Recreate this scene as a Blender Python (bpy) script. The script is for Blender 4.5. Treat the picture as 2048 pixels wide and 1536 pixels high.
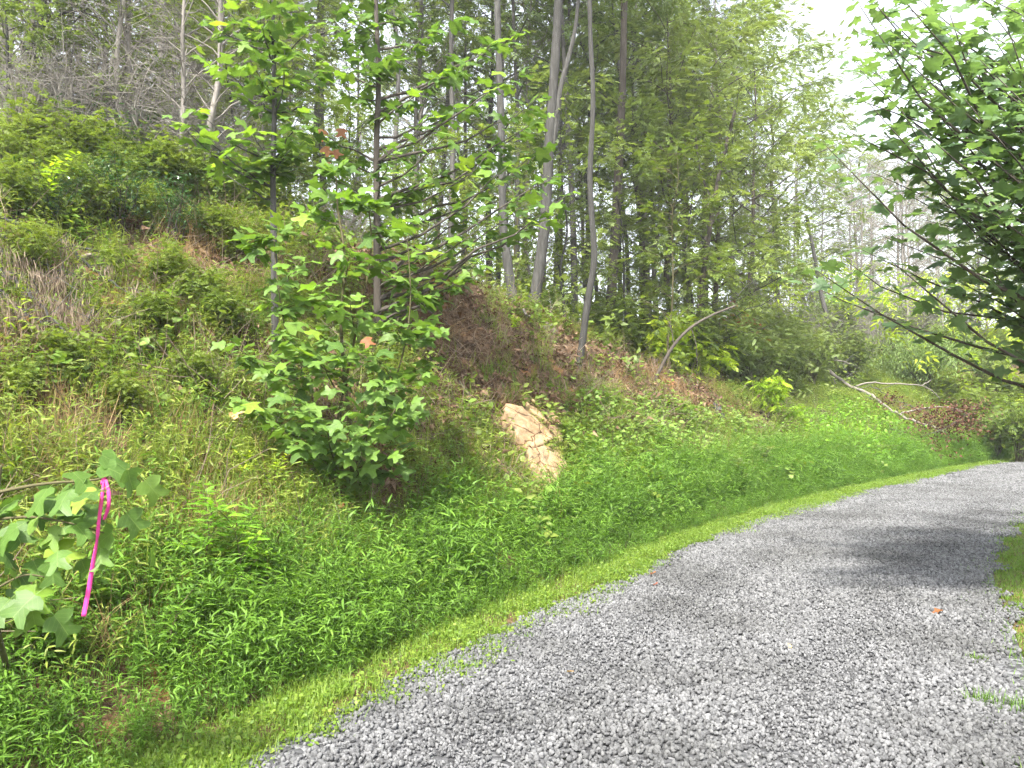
import bpy, math, random
import numpy as np
from mathutils import Vector, Matrix

for o in list(bpy.data.objects):
    bpy.data.objects.remove(o)
SC = bpy.context.scene
COL = SC.collection
rng = np.random.default_rng(11)
random.seed(11)

# ------------------------------------------------------------------ camera
F = 1547.0            # focal length in pixels of a 2048 x 1536 picture
PITCH = math.atan(32 / F)
EYE = 1.6
cam_d = bpy.data.cameras.new('camera')
cam_d.sensor_width = 36.0
cam_d.lens = 36.0 * F / 2048
cam_d.clip_start = 0.05
cam_d.clip_end = 3000
cam = bpy.data.objects.new('camera', cam_d)
cam.location = (0, 0, EYE)
cam.rotation_euler = (math.pi / 2 + PITCH, 0, 0)
COL.objects.link(cam)
SC.camera = cam

# ------------------------------------------------------------------ sky and sun
SUN_EL = math.radians(54)
SUN_AZ = math.atan2(-0.26, -0.70)          # direction towards the sun: x = sin, y = cos
world = bpy.data.worlds.new('World')
SC.world = world
world.use_nodes = True
wn = world.node_tree.nodes
wl = world.node_tree.links
wn.clear()
sky = wn.new('ShaderNodeTexSky')
sky.sky_type = 'NISHITA'
sky.sun_disc = False
sky.sun_elevation = SUN_EL
sky.sun_rotation = SUN_AZ
sky.air_density = 1.0
sky.dust_density = 2.5
sky.ozone_density = 1.0
hs = wn.new('ShaderNodeHueSaturation')
hs.inputs['Saturation'].default_value = 0.32
hs.inputs['Value'].default_value = 1.0
bg = wn.new('ShaderNodeBackground')
bg.inputs['Strength'].default_value = 0.13
wo = wn.new('ShaderNodeOutputWorld')
wl.new(sky.outputs[0], hs.inputs['Color'])
wl.new(hs.outputs[0], bg.inputs['Color'])
wl.new(bg.outputs[0], wo.inputs['Surface'])

sun_d = bpy.data.lights.new('sun', 'SUN')
sun_d.energy = 3.2
sun_d.angle = math.radians(5.0)
sun_d.color = (1.0, 0.95, 0.86)
sun = bpy.data.objects.new('sun', sun_d)
COL.objects.link(sun)
sdir = Vector((math.sin(SUN_AZ) * math.cos(SUN_EL), math.cos(SUN_AZ) * math.cos(SUN_EL), math.sin(SUN_EL)))
sun.rotation_euler = (-sdir).to_track_quat('-Z', 'Y').to_euler()
sun.location = (0, 0, 60)

SC.view_settings.view_transform = 'Standard'
SC.view_settings.look = 'None'
SC.view_settings.gamma = 1.0
SC.view_settings.use_curve_mapping = False
SC.view_settings.exposure = 2.3
SC.cycles.max_bounces = 6
SC.cycles.use_adaptive_sampling = True
SC.cycles.adaptive_threshold = 0.04
SC.cycles.diffuse_bounces = 4
SC.cycles.glossy_bounces = 2
SC.cycles.transmission_bounces = 4
SC.cycles.volume_bounces = 0
SC.cycles.caustics_reflective = False
SC.cycles.caustics_refractive = False
SC.cycles.use_denoising = True
SC.cycles.denoising_prefilter = 'NONE'
SC.cycles.denoising_input_passes = 'RGB_ALBEDO_NORMAL'
SC.cycles.sample_clamp_indirect = 6.0

# ------------------------------------------------------------------ pixels and places
_cp, _sp = math.cos(PITCH), math.sin(PITCH)


def ray(px, py):
    a, b = (px - 1024) / F, (768 - py) / F
    return np.array([a, _cp - b * _sp, _sp + b * _cp])


def A(px, py, d):
    """the place seen at a picture point, d metres ahead"""
    r = ray(px, py)
    return np.array([0, 0, EYE]) + r * (d / r[1])


def on_plane(px, py):
    r = ray(px, py)
    t = -EYE / r[2]
    return np.array([r[0] * t, r[1] * t])


LE = [(-6.2, -5.5), (-3.5, -.9), (-2.0, 1.7)] + [tuple(on_plane(*p)) for p in
      [(600, 1510), (960, 1310), (1230, 1180), (1500, 1060), (1750, 985), (2048, 925)]] + \
     [(20, 23.4), (29, 25.6), (40, 27), (60, 28), (120, 29)]


def catmull(P, k):
    P = np.asarray(P, float)
    out = []
    for i in range(len(P) - 1):
        p0, p1, p2, p3 = P[max(i - 1, 0)], P[i], P[i + 1], P[min(i + 2, len(P) - 1)]
        for t in np.linspace(0, 1, k, endpoint=False):
            out.append(.5 * (2 * p1 + (p2 - p0) * t + (2 * p0 - 5 * p1 + 4 * p2 - p3) * t * t + (3 * p1 - p0 - 3 * p2 + p3) * t ** 3))
    out.append(P[-1])
    return np.array(out)


Q = catmull(LE, 30)
QS = np.r_[0, np.cumsum(np.linalg.norm(np.diff(Q, axis=0), axis=1))]
QS -= QS[90]
QT = np.gradient(Q, axis=0)
QT /= np.linalg.norm(QT, axis=1)[:, None]


def sn(x, y):
    x = np.atleast_1d(np.asarray(x, np.float32)); y = np.atleast_1d(np.asarray(y, np.float32))
    S = np.empty(len(x)); N = np.empty(len(x))
    q = Q.astype(np.float32)
    for a in range(0, len(x), 20000):
        xx, yy = x[a:a + 20000], y[a:a + 20000]
        i = np.argmin((q[None, :, 0] - xx[:, None]) ** 2 + (q[None, :, 1] - yy[:, None]) ** 2, axis=1)
        vx, vy = xx - q[i, 0], yy - q[i, 1]
        S[a:a + 20000] = QS[i] + vx * QT[i, 0] + vy * QT[i, 1]
        N[a:a + 20000] = QT[i, 0] * vy - QT[i, 1] * vx
    return S, N


def place(s, n):
    s = np.asarray(s, float)
    x = np.interp(s, QS, Q[:, 0]); y = np.interp(s, QS, Q[:, 1])
    tx = np.interp(s, QS, QT[:, 0]); ty = np.interp(s, QS, QT[:, 1])
    return x - ty * n, y + tx * n


def vnoise(x, y, seed=0):
    xi, yi = np.floor(x).astype(np.int64), np.floor(y).astype(np.int64)
    fx, fy = x - xi, y - yi
    fx = fx * fx * (3 - 2 * fx); fy = fy * fy * (3 - 2 * fy)

    def h(a, b):
        v = np.sin(a * 127.1 + b * 311.7 + seed * 74.7) * 43758.5453
        return v - np.floor(v)
    return (h(xi, yi) * (1 - fx) + h(xi + 1, yi) * fx) * (1 - fy) + (h(xi, yi + 1) * (1 - fx) + h(xi + 1, yi + 1) * fx) * fy


def fbm(x, y, seed=0):
    return vnoise(x, y, seed) * .55 + vnoise(x * 2.1 + 5, y * 2.1, seed + 1) * .3 + vnoise(x * 4.3, y * 4.3 + 9, seed + 2) * .15


CS = [-20, -6, 2, 4, 6, 7.9, 9.4, 11.2, 14.4, 17, 20, 26.7, 40, 100]
CN = [7, 6.5, 6.0, 5.0, 4.1, 3.9, 3.44, 2.8, 2.6, 2.8, 3.0, 4.2, 5, 6]
CH = [4, 3.9, 3.8, 3.65, 3.45, 2.97, 2.47, 1.80, 1.15, 1.25, 1.4, 2.4, 3, 3]
GS = [-20, 2.5, 5, 7, 10, 16, 24, 100]
GV = [.42, .42, .2, .10, .16, .35, .40, .3]
WS = [-20, 2.2, 5, 7.2, 10.7, 14, 40]
WV = [3.0, 2.9, 2.62, 2.5, 2.4, 2.4, 2.5]


def H(x, y):
    s, n = sn(x, y)
    nc = np.interp(s, CS, CN); hc = np.interp(s, CS, CH); g = np.interp(s, GS, GV); w = np.interp(s, WS, WV)
    t = np.clip((n - .55) / (nc - .55), 0, 1)
    up = hc * (t ** 1.12 * (1 - .12 * t ** 6) + .12 * t ** 6)
    e = np.maximum(n - nc, 0)
    z = up + g * 7 * (1 - np.exp(-e / 7)) + .02 * np.minimum(e, 60)
    lump = (fbm(np.asarray(x) * .9, np.asarray(y) * .9, 3) - .5)
    lump2 = (fbm(np.asarray(x) * 3.1, np.asarray(y) * 3.1, 8) - .5)
    z = z + np.clip((n - .7) / 1.2, 0, 1) * (lump * .42 + lump2 * .13)
    r = np.maximum(-n - w, 0)
    z = z + .03 * np.exp(-((n - .25) / .3) ** 2) + .03 * np.exp(-((-n - w - .3) / .3) ** 2) - 2.5 * (1 - np.exp(-np.maximum(r - .9, 0) / 12))
    return z


def Hz(x, y):
    return float(H(np.array([x]), np.array([y]))[0])


_TT = np.concatenate([np.arange(1.6, 12, .02), np.arange(12, 60, .08)])


def hit(px, py):
    """where the line of sight through a picture point meets the ground"""
    r = ray(px, py)
    p = np.array([0, 0, EYE]) + _TT[:, None] * r
    under = np.nonzero(p[:, 2] < H(p[:, 0], p[:, 1]))[0]
    return p[under[0]] if len(under) else p[-1]


# ------------------------------------------------------------------ mesh helpers
class MB:
    def __init__(self):
        self.v = []; self.f = []; self.r = []; self.n = 0

    def add(self, v, f, r=0.5):
        v = np.asarray(v, float); f = np.asarray(f, int)
        self.v.append(v); self.f.append(f + self.n)
        self.r.append(np.full(len(v), r) if np.isscalar(r) else np.asarray(r, float))
        self.n += len(v)

    def tube(self, path, rad, sides=6, r=None, cap=True):
        path = np.asarray(path, float); rad = np.asarray(rad, float)
        if rad.ndim == 0: rad = np.full(len(path), float(rad))
        T = np.gradient(path, axis=0); T /= np.linalg.norm(T, axis=1)[:, None] + 1e-9
        u = np.cross(T[0], [0, 0, 1]) if abs(T[0][2]) < .95 else np.cross(T[0], [1, 0, 0])
        u /= np.linalg.norm(u)
        ang = np.linspace(0, 2 * math.pi, sides, endpoint=False)
        V = []
        for i in range(len(path)):
            u = u - T[i] * (u @ T[i]); u /= np.linalg.norm(u) + 1e-9
            w = np.cross(T[i], u)
            V.append(path[i] + rad[i] * (np.cos(ang)[:, None] * u + np.sin(ang)[:, None] * w))
        V = np.concatenate(V)
        m = len(path); fs = []
        k = np.arange(sides); k2 = (k + 1) % sides
        for i in range(m - 1):
            a, b = i * sides, (i + 1) * sides
            fs.append(np.stack([a + k, a + k2, b + k2], 1)); fs.append(np.stack([a + k, b + k2, b + k], 1))
        if cap:
            for base in (0, (m - 1) * sides):
                fs.append(np.array([[base, base + j, base + j + 1] for j in range(1, sides - 1)]))
        self.add(V, np.concatenate(fs), random.random() if r is None else r)

    def leaves(self, tv, tf, pos, mats, scl, rnd):
        """many copies of one leaf shape"""
        if len(pos) == 0: return
        V = np.einsum('nij,mj->nmi', mats, tv) * scl[:, None, None] + pos[:, None, :]
        m = len(tv)
        Fs = tf[None] + (np.arange(len(pos)) * m)[:, None, None]
        self.add(V.reshape(-1, 3), Fs.reshape(-1, 3), np.repeat(rnd, m))

    def mesh(self, name, mat, smooth=True):
        me = bpy.data.meshes.new(name)
        V = np.concatenate(self.v); Fc = np.concatenate(self.f); R = np.concatenate(self.r)
        me.vertices.add(len(V)); me.vertices.foreach_set('co', V.astype(np.float32).ravel())
        me.loops.add(Fc.size); me.loops.foreach_set('vertex_index', Fc.astype(np.int32).ravel())
        me.polygons.add(len(Fc))
        me.polygons.foreach_set('loop_start', np.arange(0, Fc.size, 3, dtype=np.int32))
        if smooth: me.polygons.foreach_set('use_smooth', np.ones(len(Fc), bool))
        at = me.attributes.new('rnd', 'FLOAT', 'POINT'); at.data.foreach_set('value', R.astype(np.float32))
        me.update(calc_edges=True)
        if mat: me.materials.append(mat)
        return me


def link(name, me, parent=None, loc=None, **props):
    o = bpy.data.objects.new(name, me)
    COL.objects.link(o)
    if parent is not None: o.parent = parent
    if loc is not None: o.location = loc
    for k, v in props.items():
        if v is not None: o[k] = v
    return o


def thing(name, label, cat, loc, group=None):
    return link(name, None, None, tuple(loc), label=label, category=cat, group=group)


def basis(fwd, up):
    """leaf frames: y along the leaf, z its upper side"""
    fwd = fwd / (np.linalg.norm(fwd, axis=1)[:, None] + 1e-9)
    x = np.cross(fwd, up); x /= np.linalg.norm(x, axis=1)[:, None] + 1e-9
    z = np.cross(x, fwd)
    return np.stack([x, fwd, z], axis=2)


def rand_frames(n, droop=.2, wild=.5, out=None):
    a = rng.uniform(0, 2 * math.pi, n)
    f = np.stack([np.cos(a), np.sin(a), rng.normal(-droop, .3, n)], 1)
    if out is not None: f = f * .7 + out
    u = np.stack([rng.normal(0, wild, n), rng.normal(0, wild, n), np.ones(n)], 1)
    return basis(f, u)


# ---- leaf shapes (y along the leaf, z up)
def fan_leaf(half, ctr, curl, cup, petiole=.45, wave=0.0):
    right = np.array(half, float); left = right[::-1][1:-1] * [-1, 1]
    ol = np.concatenate([right, left])
    v = np.concatenate([[ctr], ol])
    v[:, 1] += petiole
    m = len(ol)
    f = [[0, 1 + i, 1 + (i + 1) % m] for i in range(m)]
    z = -curl * np.maximum(v[:, 1] - petiole, 0) ** 2 + cup * np.abs(v[:, 0]) + wave * np.sin(v[:, 0] * 9 + v[:, 1] * 7)
    v3 = np.c_[v, z]
    if petiole:
        k = len(v3)
        v3 = np.concatenate([v3, [[-.012, 0, -.03], [.012, 0, -.03], [.012, petiole, 0], [-.012, petiole, 0]]])
        f += [[k, k + 1, k + 2], [k, k + 2, k + 3]]
    return v3, np.array(f)


TULIP = [(0, 0), (.15, -.06), (.36, -.02), (.56, .20), (.40, .33), (.28, .42), (.31, .58), (.50, .86), (.33, .93), (.16, .86), (0, .78)]
MAPLE = [(0, 0), (.17, -.08), (.40, .02), (.32, .15), (.62, .36), (.38, .42), (.22, .48), (.25, .70), (.11, .78), (0, 1.02)]
LANCE_V = np.array([[0, 0, 0], [-.075, .28, .03], [.075, .28, .03], [-.06, .65, -.03], [.06, .65, -.03], [0, 1, -.2]])
LANCE_F = np.array([[0, 2, 1], [1, 2, 4], [1, 4, 3], [3, 4, 5]])
OVAL_V = np.array([[0, 0, 0], [-.26, .4, .05], [.26, .4, .05], [0, 1, -.10], [0, .42, 0]])
OVAL_F = np.array([[0, 4, 1], [0, 2, 4], [1, 4, 3], [4, 2, 3]])
ROUND_V = np.array([[0, 0, 0], [-.42, .2, .06], [-.40, .65, .02], [0, 1, -.08], [.40, .65, .02], [.42, .2, .06]])
ROUND_F = np.array([[0, 5, 4], [0, 4, 3], [0, 3, 2], [0, 2, 1]])


def sprig(k, l, w, droop, v0=OVAL_V, f0=OVAL_F):
    """a small spray of k leaflets on one stalk, as one shape"""
    V, Fc = [], []
    n = 0
    for i in range(k):
        t = .25 + .75 * i / max(k - 1, 1)
        side = -1 if i % 2 else 1
        ang = side * (1.0 - .5 * t) if i < k - 1 else 0
        c, s = math.cos(ang), math.sin(ang)
        p = v0 * [w, l, l]
        x = p[:, 0] * c + p[:, 1] * s; y = -p[:, 0] * s + p[:, 1] * c
        V.append(np.c_[x, y + t * (1 - l * .5), p[:, 2] - droop * (t * t + .4 * p[:, 1] ** 2)])
        Fc.append(f0 + n); n += len(v0)
    return np.concatenate(V), np.concatenate(Fc)


SPRIG5 = sprig(5, .45, .5, .15)
SPRIG7 = sprig(9, .26, .34, .2)
DROOP4 = sprig(4, .62, .42, .55)

# ------------------------------------------------------------------ materials
def mat(name):
    m = bpy.data.materials.new(name); m.use_nodes = True
    m.node_tree.nodes.clear()
    return m, m.node_tree.nodes, m.node_tree.links


def ramp(nt, cols, pos=None):
    r = nt.new('ShaderNodeValToRGB')
    el = r.color_ramp.elements
    k = len(cols)
    while len(el) < k: el.new(.5)
    for i, c in enumerate(cols):
        el[i].position = (i / (k - 1)) if pos is None else pos[i]
        el[i].color = (*c, 1)
    return r


def math_node(nt, lk, op, a, b=None, clamp=False):
    m = nt.new('ShaderNodeMath'); m.operation = op; m.use_clamp = clamp
    for i, s in enumerate((a, b)):
        if s is None: continue
        if isinstance(s, (int, float)): m.inputs[i].default_value = s
        else: lk.new(s, m.inputs[i])
    return m.outputs[0]


def leaf_mat(name, cols, trans=.4, rough=.45, obj_w=.5, spec=.35, tint=(1.0, 1.0, .5), veins=False):
    m, nt, lk = mat(name)
    at = nt.new('ShaderNodeAttribute'); at.attribute_name = 'rnd'
    oi = nt.new('ShaderNodeObjectInfo')
    a = math_node(nt, lk, 'MULTIPLY', at.outputs['Fac'], 1 - obj_w)
    b = math_node(nt, lk, 'MULTIPLY', oi.outputs['Random'], obj_w)
    c = math_node(nt, lk, 'ADD', a, b)
    r = ramp(nt, cols); lk.new(c, r.inputs['Fac'])
    tc = nt.new('ShaderNodeNewGeometry')
    nz = nt.new('ShaderNodeTexNoise'); nz.inputs['Scale'].default_value = 23; nz.inputs['Detail'].default_value = 3
    lk.new(tc.outputs['Position'], nz.inputs['Vector'])
    hv = nt.new('ShaderNodeHueSaturation')
    lk.new(r.outputs['Color'], hv.inputs['Color'])
    lk.new(math_node(nt, lk, 'MULTIPLY_ADD' if False else 'ADD', math_node(nt, lk, 'MULTIPLY', nz.outputs['Fac'], .7), .65), hv.inputs['Value'])
    colour = hv.outputs[0]
    if veins:                                   # pale midrib and side veins
        oc = nt.new('ShaderNodeTexCoord'); sx = nt.new('ShaderNodeSeparateXYZ'); lk.new(oc.outputs['Object'], sx.inputs[0])
        ax = math_node(nt, lk, 'ABSOLUTE', sx.outputs[0])
        rib = math_node(nt, lk, 'LESS_THAN', ax, .012)
        q = math_node(nt, lk, 'FRACT', math_node(nt, lk, 'MULTIPLY', math_node(nt, lk, 'SUBTRACT', sx.outputs[1], math_node(nt, lk, 'MULTIPLY', ax, .75)), 6.0))
        vein = math_node(nt, lk, 'MULTIPLY', math_node(nt, lk, 'LESS_THAN', q, .09), .6)
        vm = nt.new('ShaderNodeMix'); vm.data_type = 'RGBA'; vm.blend_type = 'MIX'
        lk.new(math_node(nt, lk, 'MULTIPLY', math_node(nt, lk, 'MAXIMUM', rib, vein), .32), vm.inputs['Factor'])
        lk.new(colour, vm.inputs['A']); vm.inputs['B'].default_value = (.24, .33, .10, 1)
        colour = vm.outputs['Result']
    p = nt.new('ShaderNodeBsdfPrincipled')
    p.inputs['Roughness'].default_value = rough
    p.inputs['Specular IOR Level'].default_value = spec
    lk.new(colour, p.inputs['Base Color'])
    tr = nt.new('ShaderNodeBsdfTranslucent')
    mx = nt.new('ShaderNodeMix'); mx.data_type = 'RGBA'; mx.blend_type = 'MULTIPLY'
    mx.inputs['Factor'].default_value = 1.0
    lk.new(colour, mx.inputs['A']); mx.inputs['B'].default_value = (*[t * 1.5 for t in tint], 1)
    lk.new(mx.outputs['Result'], tr.inputs['Color'])
    ms = nt.new('ShaderNodeMixShader'); ms.inputs[0].default_value = trans
    lk.new(p.outputs[0], ms.inputs[1]); lk.new(tr.outputs[0], ms.inputs[2])
    o = nt.new('ShaderNodeOutputMaterial'); lk.new(ms.outputs[0], o.inputs['Surface'])
    return m


def rough_mat(name, cols, scale=8, stretch=(1, 1, 1), bump=.4, rough=.85, obj_w=0.0, dist=.02, detail=6, pos=None, coord='Object'):
    m, nt, lk = mat(name)
    tc = nt.new('ShaderNodeTexCoord')
    mp = nt.new('ShaderNodeMapping'); mp.inputs['Scale'].default_value = stretch
    lk.new(tc.outputs[coord], mp.inputs['Vector'])
    oi = nt.new('ShaderNodeObjectInfo')
    nz = nt.new('ShaderNodeTexNoise'); nz.inputs['Scale'].default_value = scale; nz.inputs['Detail'].default_value = detail
    nz.inputs['Roughness'].default_value = .65
    lk.new(mp.outputs[0], nz.inputs['Vector'])
    fac = nz.outputs['Fac']
    if obj_w:
        fac = math_node(nt, lk, 'ADD', math_node(nt, lk, 'MULTIPLY', fac, 1 - obj_w), math_node(nt, lk, 'MULTIPLY', oi.outputs['Random'], obj_w))
    r = ramp(nt, cols, pos); lk.new(fac, r.inputs['Fac'])
    p = nt.new('ShaderNodeBsdfPrincipled'); p.inputs['Roughness'].default_value = rough
    p.inputs['Specular IOR Level'].default_value = .25
    lk.new(r.outputs['Color'], p.inputs['Base Color'])
    if bump:
        bp = nt.new('ShaderNodeBump'); bp.inputs['Strength'].default_value = bump; bp.inputs['Distance'].default_value = dist
        lk.new(nz.outputs['Fac'], bp.inputs['Height']); lk.new(bp.outputs[0], p.inputs['Normal'])
    o = nt.new('ShaderNodeOutputMaterial'); lk.new(p.outputs[0], o.inputs['Surface'])
    return m


M = {}
M['tulip'] = leaf_mat('tulip leaf', [(.055, .11, .022), (.085, .16, .03), (.13, .215, .038)], .38, .5, .9, .3)
M['tulip_young'] = leaf_mat('young tulip leaf', [(.12, .22, .03), (.165, .27, .035), (.22, .31, .04)], .45, .42, .9, .4)
M['tulip_v'] = leaf_mat('veined tulip leaf', [(.055, .11, .022), (.085, .16, .03), (.13, .215, .038)], .38, .5, .9, .3, veins=True)
M['tulip_young_v'] = leaf_mat('veined young tulip leaf', [(.12, .22, .03), (.165, .27, .035), (.22, .31, .04)], .45, .5, .9, .3, veins=True)
M['maple'] = leaf_mat('maple leaf', [(.06, .11, .05), (.085, .15, .06), (.12, .195, .075)], .48, .4, .9, .4)
M['forest'] = leaf_mat('forest leaf', [(.075, .12, .04), (.125, .18, .055), (.19, .24, .075)], .42, .5, .35)
M['feather'] = leaf_mat('feathery leaf', [(.09, .14, .045), (.15, .205, .06), (.22, .27, .08)], .42, .5, .35)
M['pine'] = leaf_mat('pine needles', [(.022, .055, .03), (.035, .08, .04), (.05, .10, .045)], .2, .5, .3)
M['evergreen'] = leaf_mat('evergreen leaf', [(.02, .06, .02), (.035, .10, .025), (.06, .15, .04)], .2, .3, .4, .6)
M['shrub'] = leaf_mat('shrub leaf', [(.07, .12, .025), (.12, .175, .03), (.19, .24, .04)], .42, .5, .4)
M['yellow'] = leaf_mat('yellow green leaf', [(.14, .27, .025), (.24, .36, .025), (.34, .40, .03)], .45, .5, .4)
M['pale'] = leaf_mat('pale willow leaf', [(.10, .17, .05), (.16, .24, .07), (.22, .30, .09)], .4, .5, .3)
M['stilt'] = leaf_mat('stilt grass blade', [(.065, .14, .02), (.105, .21, .025), (.16, .28, .035)], .42, .5, .5)
M['stilt_y'] = leaf_mat('yellowing grass blade', [(.10, .15, .025), (.17, .23, .035), (.25, .29, .06)], .42, .5, .5)
M['verge'] = leaf_mat('verge blade', [(.085, .16, .02), (.135, .22, .026), (.20, .265, .04)], .4, .5, .5)
M['lawn'] = leaf_mat('lawn blade', [(.07, .145, .018), (.105, .195, .022), (.15, .235, .03)], .4, .5, .5)
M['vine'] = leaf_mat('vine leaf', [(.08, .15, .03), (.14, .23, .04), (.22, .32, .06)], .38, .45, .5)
M['vine_b'] = leaf_mat('bright creeper leaf', [(.09, .21, .02), (.15, .31, .025), (.23, .38, .03)], .42, .5, .5)
M['dry'] = leaf_mat('dry grass blade', [(.16, .10, .045), (.26, .18, .085), (.36, .27, .14)], .25, .7, .5, .2, (1, .9, .7))
M['greydry'] = leaf_mat('grey dead foliage', [(.13, .10, .075), (.21, .165, .12), (.30, .24, .18)], .2, .8, .4, .15, (1, .9, .8))
M['litter'] = leaf_mat('dead leaf', [(.06, .036, .022), (.15, .09, .055), (.27, .19, .125)], .1, .7, .4, .2, (1, .8, .6))
M['redbrown'] = leaf_mat('red brown dead leaf', [(.035, .016, .010), (.075, .034, .02), (.14, .07, .04)], .2, .7, .3, .2, (1, .7, .5))
M['orange'] = leaf_mat('orange leaf', [(.20, .075, .025), (.27, .12, .04)], .3, .6, .9)
M['red'] = leaf_mat('red leaf', [(.20, .055, .035), (.28, .10, .055), (.20, .16, .05)], .35, .6, .4, .3, (1.2, .8, .6))
M['tan_leaf'] = leaf_mat('tan fallen leaf', [(.42, .26, .11), (.5, .33, .16)], .2, .7, .9)
M['stem'] = rough_mat('green brown stem', [(.045, .04, .02), (.11, .10, .045)], 30, bump=.2, dist=.003)
M['bark'] = rough_mat('grey bark', [(.014, .014, .0125), (.05, .049, .045), (.14, .138, .13)], 26, (1, 1, .16), 1.0, .9, .12, .03)
M['bark_dark'] = rough_mat('dark bark', [(.025, .02, .017), (.07, .06, .05), (.15, .13, .11)], 16, (1, 1, .22), .9, .9, .12, .03)
M['bark_pale'] = rough_mat('pale bark', [(.025, .023, .021), (.085, .081, .076), (.20, .193, .183)], 22, (1, 1, .2), 1.0, .9, .15, .02)
M['twig'] = rough_mat('pale grey twig', [(.10, .092, .082), (.20, .185, .165), (.32, .30, .275)], 14, (1, 1, .4), .4, .9, .2, .01)
M['deadwood'] = rough_mat('weathered deadwood', [(.08, .07, .06), (.17, .152, .13), (.28, .255, .225)], 20, (1, 1, 1), .5, .9, 0, .01)
M['darklog'] = rough_mat('rotting log', [(.018, .014, .011), (.05, .04, .03), (.12, .10, .08)], 14, (1, 1, 1), .8, .95, 0, .02)
M['rock'] = rough_mat('tan rock', [(.17, .105, .055), (.27, .185, .105), (.34, .26, .165)], 9, (1, 1, 1), .7, .9, 0, .03, 9, (.3, .5, .72))
M['greyrock'] = rough_mat('grey rock', [(.12, .10, .08), (.24, .21, .17), (.36, .32, .27)], 9, (1, 1, 1), .7, .9, .2, .03, 9, (.3, .5, .72))
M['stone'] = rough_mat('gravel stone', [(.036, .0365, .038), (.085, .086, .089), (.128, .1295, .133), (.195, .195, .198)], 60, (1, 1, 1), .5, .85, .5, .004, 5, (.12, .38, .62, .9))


def add_mottle(m, scale, lo, hi):
    """broad noise patches of darker and lighter tone over a material"""
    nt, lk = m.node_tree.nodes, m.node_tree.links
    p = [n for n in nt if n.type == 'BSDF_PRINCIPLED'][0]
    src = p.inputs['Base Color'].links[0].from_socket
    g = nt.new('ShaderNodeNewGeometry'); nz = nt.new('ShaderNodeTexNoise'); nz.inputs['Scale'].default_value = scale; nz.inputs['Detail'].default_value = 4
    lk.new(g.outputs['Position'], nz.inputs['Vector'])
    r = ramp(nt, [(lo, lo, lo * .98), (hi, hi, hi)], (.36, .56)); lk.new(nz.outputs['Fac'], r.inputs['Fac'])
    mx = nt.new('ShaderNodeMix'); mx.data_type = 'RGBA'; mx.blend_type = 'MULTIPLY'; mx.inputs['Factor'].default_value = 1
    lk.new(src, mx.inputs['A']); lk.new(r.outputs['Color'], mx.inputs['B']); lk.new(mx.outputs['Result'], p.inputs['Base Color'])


add_mottle(M['stone'], 1.1, .72, 1.06)  # tone of the stones varies in broad patches by position
add_mottle(M['rock'], 6.0, .6, 1.05)


def add_cracks(m, scale, width):
    nt, lk = m.node_tree.nodes, m.node_tree.links
    p = [n for n in nt if n.type == 'BSDF_PRINCIPLED'][0]
    src = p.inputs['Base Color'].links[0].from_socket
    g = nt.new('ShaderNodeNewGeometry'); nz = nt.new('ShaderNodeTexNoise'); nz.inputs['Scale'].default_value = 5
    lk.new(g.outputs['Position'], nz.inputs['Vector'])
    ad = nt.new('ShaderNodeMix'); ad.data_type = 'VECTOR'; ad.inputs['Factor'].default_value = .16
    lk.new(g.outputs['Position'], ad.inputs['A']); lk.new(nz.outputs['Color'], ad.inputs['B'])
    v = nt.new('ShaderNodeTexVoronoi'); v.feature = 'DISTANCE_TO_EDGE'; v.inputs['Scale'].default_value = scale
    lk.new(ad.outputs['Result'], v.inputs['Vector'])
    r = ramp(nt, [(.28, .2, .14), (1, 1, 1)], (width * .3, width)); lk.new(v.outputs['Distance'], r.inputs['Fac'])
    mx = nt.new('ShaderNodeMix'); mx.data_type = 'RGBA'; mx.blend_type = 'MULTIPLY'; mx.inputs['Factor'].default_value = 1
    lk.new(src, mx.inputs['A']); lk.new(r.outputs['Color'], mx.inputs['B']); lk.new(mx.outputs['Result'], p.inputs['Base Color'])


add_cracks(M['rock'], 2.3, .022)


def flat_mat(name, c, rough=.5, trans=0.0):
    m, nt, lk = mat(name)
    p = nt.new('ShaderNodeBsdfPrincipled'); p.inputs['Base Color'].default_value = (*c, 1); p.inputs['Roughness'].default_value = rough
    o = nt.new('ShaderNodeOutputMaterial')
    g = nt.new('ShaderNodeNewGeometry'); nz = nt.new('ShaderNodeTexNoise'); nz.inputs['Scale'].default_value = 60
    lk.new(g.outputs['Position'], nz.inputs['Vector'])
    bp = nt.new('ShaderNodeBump'); bp.inputs['Strength'].default_value = .15; bp.inputs['Distance'].default_value = .003
    lk.new(nz.outputs['Fac'], bp.inputs['Height']); lk.new(bp.outputs[0], p.inputs['Normal'])
    tr = nt.new('ShaderNodeBsdfTranslucent'); tr.inputs['Color'].default_value = (*c, 1)
    ms = nt.new('ShaderNodeMixShader'); ms.inputs[0].default_value = trans
    lk.new(p.outputs[0], ms.inputs[1]); lk.new(tr.outputs[0], ms.inputs[2]); lk.new(ms.outputs[0], o.inputs['Surface'])
    return m


M['ribbon'] = flat_mat('pink flagging tape', (.72, .07, .32), .4, .3)


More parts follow.
